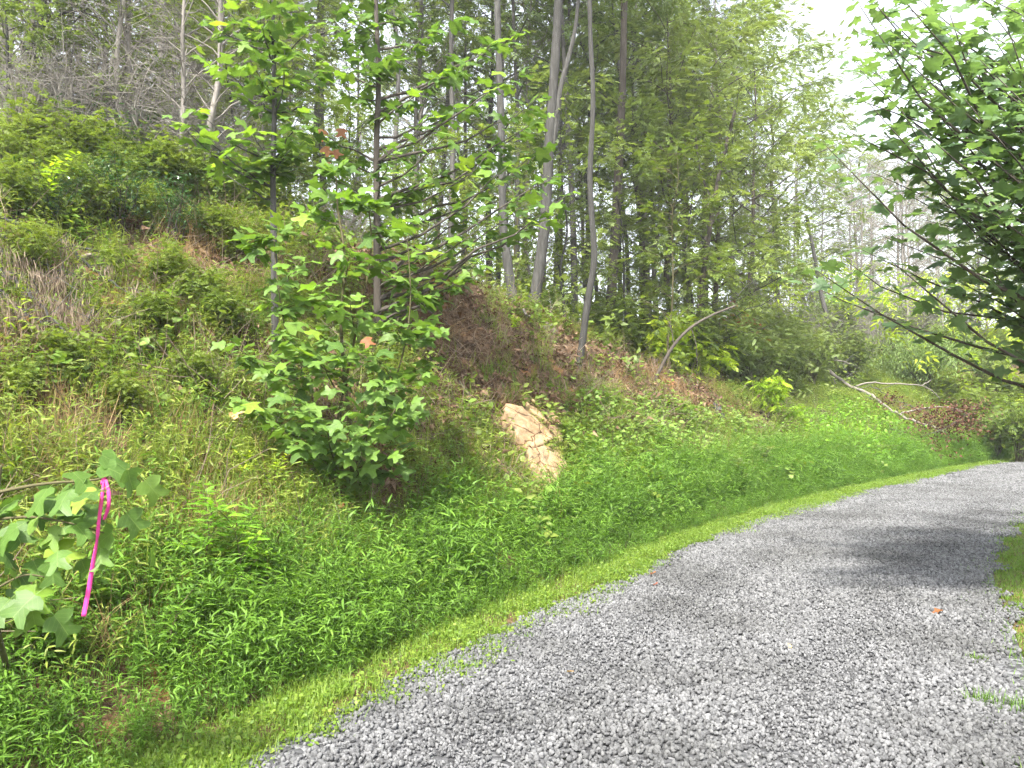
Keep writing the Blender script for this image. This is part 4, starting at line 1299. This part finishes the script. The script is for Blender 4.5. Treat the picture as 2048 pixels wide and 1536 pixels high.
for kind, px, d, s in spec:
    nm, lb_, gp = LB[kind]
    if kind == 'pole': lb_, gp = ('thin grey trunk with a high green crown, left woods', 'thin pole trees in the left woods') if px < 760 else ('thin grey trunk with a high green crown behind the crest', 'thin pole trees behind the crest')
    if kind == 'bare':
        lb_, gp = [('grey leafless small tree in the tangle at upper left', 'bare trees at upper left'), ('thin leafless tree between the trunks behind the crest', 'bare trees behind the crest'),
                   ('pale leafless tree in the dead stand beyond the track bend', 'dead stand beyond the bend')][0 if px < 650 else (1 if px < 1400 else 2)]
    region_tree(kind, px, d, s, nm, lb_, gp)


for i, px in enumerate(np.linspace(460, 1380, 22)):
    d = 14.6 + 6.5 * ((i * 7) % 5) / 5 + rng.uniform(-.5, .5)
    region_tree('young' if i % 3 else 'light', px + rng.normal(0, 12), d, rng.uniform(.6, 1.0), 'understory_sapling', 'thin light green sapling among the trunks behind the crest', 'understory saplings behind the crest')
for i, (px, d, s) in enumerate([(10, 9.8, .65), (75, 10.6, .7), (140, 10.0, .5), (200, 11.4, .6), (345, 11.0, .5), (-40, 11.2, .8), (460, 12.2, .7), (240, 10.2, .5), (520, 12.5, .7)]):
    region_tree('young' if i % 2 else 'light', px, d, s, 'brush_sapling', 'airy green sapling in the brush above the left bank', 'brush saplings at upper left')


def shrubs(kind, lst, nm, label, group, table=S):
    for e in lst:
        x, y = at_px(e[0], e[1]); plant(kind, nm, label, 'shrub', x, y, e[2], None, group, table=table)


shrubs('green', [(1080, 15, .8), (1120, 14.8, .75), (1240, 15.5, .9), (1290, 16.5, 1.0), (900, 14, .7), (820, 15, .9), (960, 17, .9), (700, 14, .9), (620, 14, 1.0), (540, 15, 1.1), (1180, 17, 1.0), (1040, 19, 1.1), (880, 20, 1.1), (760, 19, 1.2), (1340, 17.5, .9), (470, 17, 1.2)],
       'understory_shrub', 'green understory shrub along the crest behind the trunks', 'understory shrubs along the crest')
shrubs('green', [(20, 10.5, .7), (70, 12, .9), (160, 13, 1.0), (-40, 11, .9), (240, 14, 1.1), (330, 14, 1.0), (430, 13.5, .8), (380, 16, 1.3), (100, 16, 1.3)],
       'understory_shrub', 'leafy green shrub in the thicket at upper left', 'shrubs of the upper left thicket')
shrubs('feathery', [(1440, 16.5, .75), (1500, 17.5, .8), (1560, 19, .85), (1390, 17.5, .8), (1620, 21, .8), (1700, 23, .75), (1540, 22, 1.0), (1660, 27, 1.0), (1780, 27, .8), (1330, 17, .7), (1900, 27, .75), (1980, 25, .7), (1840, 31, .9), (1740, 32, 1.0), (1480, 20, 1.0)],
       'feathery_shrub', 'light olive feathery shrub on the slope right of the crest', 'feathery shrubs right of the crest')
shrubs('green', [(15, 8.6, .55), (60, 9.2, .6), (115, 9.0, .5), (175, 9.4, .6), (235, 9.2, .5), (290, 9.6, .6), (350, 9.8, .6), (420, 10.0, .6), (480, 10.4, .6), (140, 8.4, .4), (520, 11.0, .7), (40, 7.8, .4)],
       'bank_shrub', 'small green shrub on the upper part of the left bank', 'small shrubs on the upper left bank')
for i, (px, py, kind, sc_) in enumerate([(40, 450, 'green', .45), (110, 470, 'evergreen', .4), (175, 455, 'green', .5), (240, 470, 'evergreen', .5), (300, 470, 'green', .4), (350, 490, 'evergreen', .45), (420, 500, 'green', .4), (470, 530, 'green', .35), (60, 560, 'green', .35), (230, 560, 'green', .3),
                                            (330, 600, 'green', .4), (400, 640, 'green', .42), (290, 680, 'green', .35), (450, 690, 'green', .38), (130, 760, 'green', .3), (380, 790, 'green', .3), (30, 820, 'green', .3), (250, 850, 'green', .28)]):
    p = hit(px, py)
    plant(kind, 'thicket_shrub', 'low shrub in the thicket down the left bank', 'shrub', p[0], p[1], sc_, None, 'thicket shrubs down the left bank', table=S)
shrubs('evergreen', [(225, 9.8, .6), (300, 10.4, .75), (390, 10.6, .6), (150, 10.8, .6), (470, 11.4, .6), (340, 11.8, .8)], 'evergreen_shrub', 'dark glossy evergreen shrub at the head of the left bank', 'evergreen shrubs on the left bank')
shrubs('bare', [(30, 9.4, .7), (140, 9.8, .75), (260, 10, .8), (370, 10.4, .8), (450, 11, .8), (90, 10.4, .9), (200, 10.6, .9), (60, 11.5, .8), (180, 12, .9), (300, 13, 1.0), (420, 14, 1.0), (120, 14, 1.1), (680, 13, .7), (-20, 13, 1.0)], 'twiggy_shrub', 'leafless grey twiggy shrub in the upper left tangle', 'twiggy shrubs upper left')
shrubs('bare', [(1640, 24, 1.0), (1740, 26, 1.1), (1700, 29, 1.2), (1560, 26, 1.1), (1820, 28, 1.0), (1500, 27, 1.2), (1620, 31, 1.3), (1760, 34, 1.3), (1880, 33, 1.2), (1940, 30, 1.1)], 'twiggy_shrub', 'leafless grey twiggy shrub in the dead stand beyond the bend', 'twiggy shrubs beyond the bend')
for px, d, s, lb_ in [(1540, 15.6, .75, 'yellow green sumac plant with layered leaves above the creeper'), (1592, 16.2, .55, 'small yellow green sumac plant beside the white rock'), (1330, 15.6, 1.1, 'yellow green leafy shrub on the crest behind the leaning sapling'),
                      (1400, 16.2, 1.3, 'tall yellow green shrub right of the leaning sapling')]:
    x, y = at_px(px, d); plant('yellow', 'sumac', lb_, 'shrub', x, y, s, table=S)
x, y = at_px(1850, 24); plant('pale', 'willow_shrub', 'large pale drooping willowy shrub beyond the fallen limb', 'shrub', x, y, 1.0, table=S)
x, y = at_px(1915, 23); plant('green', 'shrub', 'fresh green rounded shrub right of the pale willowy shrub', 'shrub', x, y, .9, table=S)
x, y = at_px(1480, 18.2); plant('red', 'red_shrub', 'shrub with coral red leaves in the wood right of centre', 'shrub', x, y, 1.35, table=S, z=Hz(x, y))
shrubs('green', [(1990, 20.5, .9), (2040, 19.5, 1.0), (1950, 22, .9), (2080, 22, 1.2), (2020, 24, 1.2)], 'roadside_shrub', 'green shrub beside the track at its right hand bend', 'shrubs at the bend')


# ------------------------------------------------------------------ the far wood, one mass of leaves
def far_wood(name, label, n, px0, px1, d0, d1, top, ls, m, seed, dens=.42):
    px = rng.uniform(px0, px1, n); d = rng.uniform(d0, d1, n)
    x = (px - 1024) / F * d; y = d
    g = H(x, y)
    hgt = np.interp(px, top[0], top[1]) * (.75 + .5 * vnoise(x * .25, y * .25, seed))
    z = rng.random(n) ** .9 * hgt
    keep = (vnoise(x * .35 + z * .12, z * .42 + y * .2, seed + 3) * .6 + vnoise(x * 1.1, z * 1.2, seed + 5) * .4) > dens
    x, y, z, g = x[keep], y[keep], z[keep], g[keep]
    b = MB(); k = len(x)
    cl = fbm(x * .8 + z * .5, z * .9 + y * .3, seed + 9)
    b.leaves(DROOP4[0], DROOP4[1], np.c_[x, y, z + g + .05], rand_frames(k, .3, .6), ls * rng.uniform(.6, 1.3, k), np.clip(cl + rng.normal(0, .15, k), 0, 1))
    link(name, b.mesh(name, m), kind='stuff', label=label, category='wood')


far_wood('distant_wood', 'green mass of the wood far behind the crest', 24000, -500, 1560, 30, 54, ([-500, 300, 700, 1100, 1300, 1560], [13, 13, 13, 13, 12, 10]), .45, M['forest'], 3, .50)
far_wood('distant_thicket', 'low green thicket deep in the wood', 16000, -500, 2300, 22, 44, ([-500, 600, 1300, 2300], [3.6, 3.8, 3.8, 3.0]), .34, M['yellow'], 13, .46)


# ------------------------------------------------------------------ fallen wood
def limb(root, path, d, r0, r1, m, nm='limb', off=(0, 0, 0)):
    P = catmull([A(p[0], p[1], d + (p[2] if len(p) > 2 else 0)) for p in path], 5)
    g = H(P[:, 0], P[:, 1]) + r0 + CLEAR
    P[:, 2] = np.maximum(P[:, 2], g)
    P = wobble(P - np.array(root.location), .008)
    b = MB(); b.tube(P, np.linspace(r0, r1, len(P)), 7, .5); return link(nm, b.mesh(nm, m), root)


CLEAR = .30
fe = hit(1886, 890)
DFB = fe[1]
fe[2] += .12
fr_ = thing('fallen_limb', 'long forked bare grey limb fallen down the bank at right', 'fallen branch', fe)
limb(fr_, [(1598, 690, 2.2), (1650, 735, 1.6), (1702, 775, 1.0), (1728, 792, .8), (1748, 818, .6), (1762, 838, .4), (1800, 850, .3), (1832, 868, .1), (1850, 880, 0), (1886, 890, 0)], DFB, .05, .028, M['deadwood'], 'stem')
limb(fr_, [(1712, 772, 1.0), (1740, 766, 1.0), (1800, 768, 1.0), (1842, 772, 1.1), (1868, 784, 1.2), (1880, 800, 1.3)], DFB, .027, .009, M['deadwood'], 'limb')
limb(fr_, [(1842, 772, 1.1), (1852, 766, 1.1), (1862, 760, 1.1)], DFB, .018, .008, M['deadwood'], 'limb')
limb(fr_, [(1795, 828, .35), (1830, 820, .3), (1860, 815, .3), (1905, 816, .3), (1940, 832, .3)], DFB, .025, .008, M['deadwood'], 'limb')
limb(fr_, [(1752, 812, .6), (1764, 826, .5), (1772, 850, .4)], DFB, .02, .01, M['deadwood'], 'limb')
limb(fr_, [(1762, 815, .5), (1778, 832, .4), (1786, 852, .3)], DFB, .02, .01, M['deadwood'], 'limb')
limb(fr_, [(1830, 850, .1), (1860, 852, .1), (1892, 858, .1)], DFB, .022, .01, M['deadwood'], 'limb')
limb(fr_, [(1838, 848, .2), (1870, 866, .1), (1905, 884, .1)], DFB, .018, .008, M['deadwood'], 'limb')
limb(fr_, [(1622, 716, 1.7), (1660, 745, 1.5), (1672, 770, 1.3)], DFB, .03, .012, M['deadwood'], 'limb')
limb(fr_, [(1630, 718, 1.7), (1680, 722, 1.7), (1700, 728, 1.7)], DFB, .025, .01, M['deadwood'], 'limb')


for i in range(26):
    px = rng.uniform(1640, 1940); py = np.interp(px, [1600, 1700, 1800, 1900], [690, 768, 835, 850]) + rng.uniform(-30, 25)
    dd = rng.uniform(0, 1.2); dx, dy = rng.uniform(15, 60), rng.uniform(-25, 35)
    limb(fr_, [(px, py, dd), (px + dx * .5, py + dy * .4 + rng.normal(0, 5), dd + .1), (px + dx, py + dy, dd + .2)], DFB, .010, .003, M['bark_pale'], 'twig')


def leaf_clump(root, spots, d, n, rad, ls, m, nm, tpl=OV, droop=.6, flat=.6):
    b = MB()
    for px, py, dd, k in spots:
        c = A(px, py, d + dd) - np.array(root.location)
        pos = c + rng.normal(0, 1, (int(n * k), 3)) * rad * [1.2, 1, flat] * math.sqrt(k)
        gz = H(pos[:, 0] + root.location[0], pos[:, 1] + root.location[1]) - root.location[2]
        pos[:, 2] = np.maximum(pos[:, 2], gz + .02)
        b.leaves(tpl[0], tpl[1], pos, rand_frames(len(pos), droop, .7), ls * rng.uniform(.6, 1.2, len(pos)), rng.random(len(pos)))
    return link(nm, b.mesh(nm, m), root)


db = hit(1800, 900)
dead = thing('dead_bough', 'bough of red brown withered leaves heaped under the fallen limb', 'fallen branch', db)
leaf_clump(dead, [(1800, 882, 0, 1), (1840, 905, -.2, 1), (1790, 905, -.2, .8), (1845, 825, .5, .5), (1880, 845, .2, .9), (1905, 830, .3, 1), (1920, 850, .2, .9), (1825, 890, 0, .8), (1775, 800, 1, .3), (1930, 815, .5, .6)], db[1] + .3, 420, .30, .085, M['redbrown'], 'withered_leaves', OV)
limb(dead, [(1780, 890), (1830, 880), (1900, 850), (1940, 825)], db[1] + .3, .02, .006, M['bark_dark'], 'stem')
limb(dead, [(1800, 900), (1840, 900), (1862, 912)], db[1] + .1, .014, .005, M['bark_dark'], 'stem')


def log(name, label, a, b_, r, m, lift=.5):
    p, q = hit(*a), hit(*b_)
    p[2] += r * lift; q[2] += r * lift
    root = thing(name, label, 'log', p)
    t = np.linspace(0, 1, 9)[:, None]
    P = wobble((q - p) * t, .02)
    b = MB(); b.tube(P, r * (1 + .12 * rng.normal(size=9)) * np.linspace(1.05, .85, 9), 10, .5)
    link('bole', b.mesh('bole', m), root)
    e = MB(); k = P[4]; e.tube([k, k + np.array([.03, -.05, .09]) * (r / .07)], [r * .3, r * .2], 6, .5); link('stub', e.mesh('stub', m), root)
    return root


log('log', 'short dark rotting log lying in the green creeper', (1634, 832), (1694, 868), .10, M['darklog'], 1.2)
log('log', 'brown log sloping down through grass below the crest end', (1428, 818), (1470, 880), .07, M['bark'], .9)
log('log', 'grey log end lying on the crest near the slender trunk', (1090, 660), (1112, 672), .06, M['deadwood'], 1.0)
log('log', 'thin dark pole lying on the slope left of the tan rock', (860, 720), (900, 760), .03, M['darklog'], 1.0)
log('log', 'dark fallen stem along the crest by the big trunks', (975, 575), (1000, 595), .08, M['darklog'], 1.0)


def stick(label, pts, r, m=None, up=.06):
    W = []
    for q in pts:
        p = hit(q[0], q[1]); p[2] += up + (q[2] if len(q) > 2 else 0); W.append(p)
    root = thing('stick', label, 'stick', W[0])
    P = wobble(catmull(W, 4), .01) - W[0]
    b = MB(); b.tube(P, np.linspace(r, r * .5, len(P)), 5, .5); link('shaft', b.mesh('shaft', m or M['deadwood']), root)
    k = P[len(P) // 2]; d = P[-1] - P[0]
    b = MB(); b.tube([k, k + d * .18 + rng.normal(0, .06, 3), k + d * .28 + rng.normal(0, .08, 3)], [r * .5, r * .4, r * .2], 4, .5); link('twig', b.mesh('twig', m or M['deadwood']), root)


stick('pale curved root running down from the leaning grey trunk', [(1026, 580, .3), (1034, 610, .2), (1048, 632, .05), (1058, 640, 0)], .028)
stick('thin pale stick left of the tan rock', [(918, 772), (936, 800), (950, 840)], .012)
stick('pale stick lying on the leaf litter above the slope', [(840, 610), (870, 640), (900, 660)], .012)
stick('forked pale stick propped against the slender trunk', [(1163, 700), (1180, 665, .1), (1192, 642, .2)], .018)
stick('arching whitish twig in front of the flagless dark hollow', [(580, 985, .1), (640, 1020, .25), (670, 1070, .2), (690, 1130, .1)], .007)
stick('bent pale stem at the end of the crest', [(1358, 690, .6), (1385, 740, .3), (1396, 778, 0)], .016)

# dead drooping branches on the left bank
dl = hit(40, 520)
dbr = thing('dead_cedar_branch', 'dead grey branches with drooping withered sprays on the left bank', 'fallen branch', dl)
for path in ([(-20, 470), (60, 505), (130, 525), (200, 545), (280, 560)], [(-20, 500), (50, 545), (110, 580), (160, 600)], [(-20, 575), (40, 620), (100, 680), (160, 735)], [(90, 515), (150, 545), (210, 600), (270, 640)], [(-20, 600), (30, 660), (90, 700)]):
    W = [hit(*p) + [0, 0, .16 + .06 * rng.random()] for p in path]
    P = wobble(catmull(W, 5), .012) - dl
    b = MB(); b.tube(P, np.linspace(.022, .007, len(P)), 5, .5); link('limb', b.mesh('limb', M['bark']), dbr)
b = MB(); tw = MB()
for i in range(46):
    px, py = rng.uniform(0, 290), rng.uniform(540, 735)
    if py > 640 and px > 190: continue
    c = hit(px, py) + [0, 0, rng.uniform(.16, .3)] - dl
    n = 70
    for a_ in range(3):
        e = c + rng.normal(0, .12, 3); tw.tube([c, e], [.004, .002], 3, rng.random(), False)
    pos = c + rng.normal(0, .055, (n, 3))
    f = np.stack([rng.normal(.12, .22, n), rng.normal(-.12, .22, n), -np.ones(n)], 1)
    b.leaves(LANCE_V * [.32, 1, 1], LANCE_F, pos, basis(f, rng.normal(0, 1, (n, 3))), rng.uniform(.06, .16, n), rng.random(n))
link('withered_sprays', b.mesh('withered_sprays', M['greydry']), dbr)
link('twigs', tw.mesh('twigs', M['bark_pale']), dbr)


# ------------------------------------------------------------------ single weeds on the bank
def weed(name, label, px, py, h, m, tpl, ls, k, lean=.15, side=0, fork=0, d=None):
    p = hit(px, py) if d is None else A(px, py, d)
    root = thing(name, label, 'plant', p - [0, 0, .02])
    az = rng.uniform(0, 6.28)
    top = np.array([math.cos(az) * lean * h, math.sin(az) * lean * h, h])
    stems = [bez(np.zeros(3), top * [.2, .2, .6], top, 7)]
    for i in range(fork):
        s0 = stems[0][2 + i % 4]; a2 = rng.uniform(0, 6.28); ln = h * rng.uniform(.25, .45)
        stems.append(bez(s0, s0 + [math.cos(a2) * ln * .4, math.sin(a2) * ln * .4, ln * .6], s0 + [math.cos(a2) * ln * .8, math.sin(a2) * ln * .8, ln * .8], 6))
    for j, P in enumerate(stems):
        b = MB(); b.tube(P, np.linspace(.006 if j == 0 else .003, .0015, len(P)), 5, .5); link('stem', b.mesh('stem', M['stem']), root)
        n = k if j == 0 else max(4, k // 2)
        t = np.linspace(.22 if j == 0 else .15, 1, n)
        pos = np.stack([np.interp(t, np.linspace(0, 1, len(P)), P[:, a]) for a in range(3)], 1)
        an = np.arange(n) * 2.4 + rng.normal(0, .3, n)
        f = np.stack([np.cos(an), np.sin(an), .5 * t + rng.normal(0, .15, n)], 1)
        u = np.stack([rng.normal(0, .25, n), rng.normal(0, .25, n), np.ones(n)], 1)
        c = MB(); c.leaves(tpl[0], tpl[1], pos, basis(f, u), ls * (1.1 - .45 * t) * rng.uniform(.8, 1.15, n), np.clip(.2 + .6 * t + rng.normal(0, .1, n), 0, 1))
        link('leaves', c.mesh('leaves', m), root)
    return root


FERN = sprig(11, .24, .30, .25)
weed('pokeweed', 'upright plant with long pale leaves below the evergreen shrubs', 250, 470, .55, M['shrub'], LA, .17, 22)
weed('pokeweed', 'smaller long leaved plant at the edge of the dark soil', 312, 545, .38, M['shrub'], LA, .14, 18)
weed('broad_weed', 'broad leaved yellow green plant at the left edge of the bank', 28, 705, .42, M['yellow'], LA, .22, 14)
weed('feather_weed', 'tall feathery stalk in the yellow grass left of the turf', 405, 1205, .62, M['vine_b'], FERN, .13, 26, .1, fork=4)
weed('feather_weed', 'feathery branching stalk just right of the other tall stalk', 490, 1225, .60, M['vine_b'], FERN, .13, 26, .22, fork=5)
weed('feather_weed', 'dark fine leaved weed at the bottom left corner', 40, 1370, .40, M['stilt'], FERN, .10, 26, .2, fork=6)
weed('feather_weed', 'fine leaved weed in shade beneath the pink tape', 110, 1340, .34, M['stilt'], FERN, .10, 24, .2, fork=6)
weed('feather_weed', 'fine leaved weed standing in the stilt grass below the dry patch', 330, 1335, .32, M['stilt'], FERN, .09, 20, .2, fork=5)
weed('lance_weed', 'willow leaved weed clump in front of the dark hollow', 500, 990, .34, M['yellow'], LA, .12, 20, .2, fork=3)
weed('lance_weed', 'bright leafy weed clump left of the bushy sapling foot', 545, 1020, .36, M['yellow'], LA, .11, 20, .2, fork=4)
weed('bramble', 'arching bramble with round leaves beside the dark hollow', 610, 1000, .42, M['vine'], (ROUND_V, ROUND_F), .06, 18, .5, fork=3)
weed('bramble', 'round leaved bramble under the flagged sapling', 190, 1255, .32, M['vine'], (ROUND_V, ROUND_F), .07, 22, .4, fork=6)
weed('bramble', 'trailing bramble on the shaded slope below the left crest', 360, 680, .4, M['vine'], (ROUND_V, ROUND_F), .09, 20, .6, fork=6)
weed('bramble', 'bramble patch right below the drooping dead sprays', 300, 735, .36, M['vine'], (ROUND_V, ROUND_F), .08, 20, .6, fork=5)
weed('seedling', 'small plant with oval leaves in shade at upper left', 130, 480, .42, M['shrub'], OV, .12, 20, .4, fork=5)
weed('seedling', 'yellow leaved seedling under the upper left shrubs', 95, 470, .75, M['yellow'], OV, .13, 22, .15, fork=5)
weed('seedling', 'pale green seedling near the flat pale rock', 165, 500, .40, M['vine'], OV, .11, 20, .4, fork=5)
weed('seedling', 'dark leaved plant growing in the creeper near the grass', 1530, 960, .55, M['forest'], OV, .15, 22, .2, fork=5)
weed('seedling', 'slender plant with drooping leaves low on the far bank', 1478, 985, .50, M['forest'], OV, .14, 18, .2, fork=4)
weed('tall_grass', 'yellow feathery tuft on the litter by the big trunks', 1030, 668, .25, M['yellow'], LA, .12, 20, .3, fork=4)

# ------------------------------------------------------------------ small things on the road
def tuft(name, label, px, py, n, l, spread):
    p = on_plane(px, py)
    z = float(H(np.array([p[0]]), np.array([p[1]]))[0])
    b = MB()
    for i in range(n): blade(b, (rng.normal(0, spread), rng.normal(0, spread * .7), 0), rng.uniform(0, 6.28), rng.uniform(.4, 1) * l, .0028, abs(rng.normal(.5, .35)), 3, rng.random(), .9)
    link(name, b.mesh(name, M['lawn']), None, (p[0], p[1], z + .02), label=label, category='grass')


tuft('grass_tuft', 'grass tuft growing in the gravel at the lower right', 1965, 1415, 130, .10, .045)
tuft('grass_tuft', 'small grass tuft in the gravel near the right grass edge', 1955, 1330, 60, .07, .04)
tuft('grass_tuft', 'sparse weeds in the gravel at the right edge of the picture', 2035, 1430, 90, .10, .06)
tuft('grass_tuft', 'little green weed in the gravel edge beside the turf strip', 1050, 1282, 40, .05, .03)
tuft('grass_tuft', 'flat green weeds spreading into the gravel at lower left', 945, 1345, 90, .06, .06)


def fallen(label, px, py, m, size, tpl):
    p = on_plane(px, py)
    z = float(H(np.array([p[0]]), np.array([p[1]]))[0])
    v, f = fan_leaf(tpl, (0, .35), .35, .35, .3, .06)
    b = MB(); b.add(v * size, f, .5)
    o = link('fallen_leaf', b.mesh('fallen_leaf', m), None, (p[0], p[1], z + .065), label=label, category='leaf')
    o.rotation_euler = (rng.normal(0, .2), rng.normal(0, .2), rng.uniform(0, 6))


fallen('orange fallen leaf on the right half of the gravel', 1885, 1236, M['orange'], .07, TULIP)
fallen('red fallen leaf on the gravel near the turf strip', 1312, 1162, M['red'], .06, MAPLE)
fallen('small reddish leaf on the gravel below the red leaf', 1316, 1184, M['red'], .045, MAPLE)
fallen('tan scrap of leaf among the stones in the middle of the track', 1132, 1368, M['tan_leaf'], .035, TULIP)
fallen('pale tan leaf scrap on dark gravel near the centre', 1585, 1312, M['tan_leaf'], .035, MAPLE)


def hanging(label, px, py, d, m, size):
    v, f = fan_leaf(TULIP, (0, .42), .4, .2, .4, .05)
    b = MB(); b.add(v * size, f, .5)
    return b, A(px, py, d)


for lb_, px, py, m, s in [('orange withered leaf caught in the bank grass below the sapling', 462, 897, M['tan_leaf'], .11), ('tiny orange leaf in the brush below the bushy sapling', 683, 1075, M['orange'], .06)]:
    p = hit(px, py)
    v, f = fan_leaf(TULIP, (0, .42), .4, .2, .4, .05)
    b = MB(); b.add(v * s, f, .5)
    o = link('fallen_leaf', b.mesh('fallen_leaf', m), None, (p[0], p[1] - .05, p[2] + .22), label=lb_, category='leaf')
    o.rotation_euler = (1.0, rng.normal(0, .3), rng.uniform(-1, 1))


# ------------------------------------------------------------------ alike things told apart by their order in the picture
ORD = ['leftmost', 'second', 'third', 'fourth', 'fifth', 'sixth', 'seventh', 'eighth', 'ninth', 'tenth', 'eleventh', 'twelfth', 'thirteenth', 'fourteenth', 'fifteenth', 'sixteenth', 'seventeenth', 'eighteenth', 'nineteenth', 'twentieth',
       'twenty first', 'twenty second', 'twenty third', 'twenty fourth', 'twenty fifth', 'twenty sixth', 'twenty seventh', 'twenty eighth', 'twenty ninth', 'thirtieth']
groups = {}
for o in SC.objects:
    if o.parent is None and 'group' in o: groups.setdefault((o['group'], o['label']), []).append(o)
for (g_, l_), obs in groups.items():
    obs.sort(key=lambda o: o.location.x / max(o.location.y, .1))
    for i, o in enumerate(obs):
        o['label'] = l_ + (', leftmost one' if i == 0 else (', rightmost one' if i == len(obs) - 1 else ', %s from the left' % ORD[i]))


# ------------------------------------------------------------------ hazy summer air
hz, hn, hl = mat('hazy air')
pv = hn.new('ShaderNodeVolumePrincipled')
pv.inputs['Color'].default_value = (.93, .96, 1.0, 1)
pv.inputs['Density'].default_value = .0015
pv.inputs['Anisotropy'].default_value = .2
ho = hn.new('ShaderNodeOutputMaterial'); hl.new(pv.outputs[0], ho.inputs['Volume'])
x0, x1, y0, y1, z0, z1 = -155, 157, -145, 167, -6, 30
hb = MB()
hb.add([(x, y, z) for z in (z0, z1) for y in (y0, y1) for x in (x0, x1)], [(0, 2, 3), (0, 3, 1), (4, 5, 7), (4, 7, 6), (0, 1, 5), (0, 5, 4), (2, 6, 7), (2, 7, 3), (0, 4, 6), (0, 6, 2), (1, 3, 7), (1, 7, 5)])
link('haze', hb.mesh('haze', hz, False), kind='stuff', label='thin summer haze filling the air of the valley', category='haze')
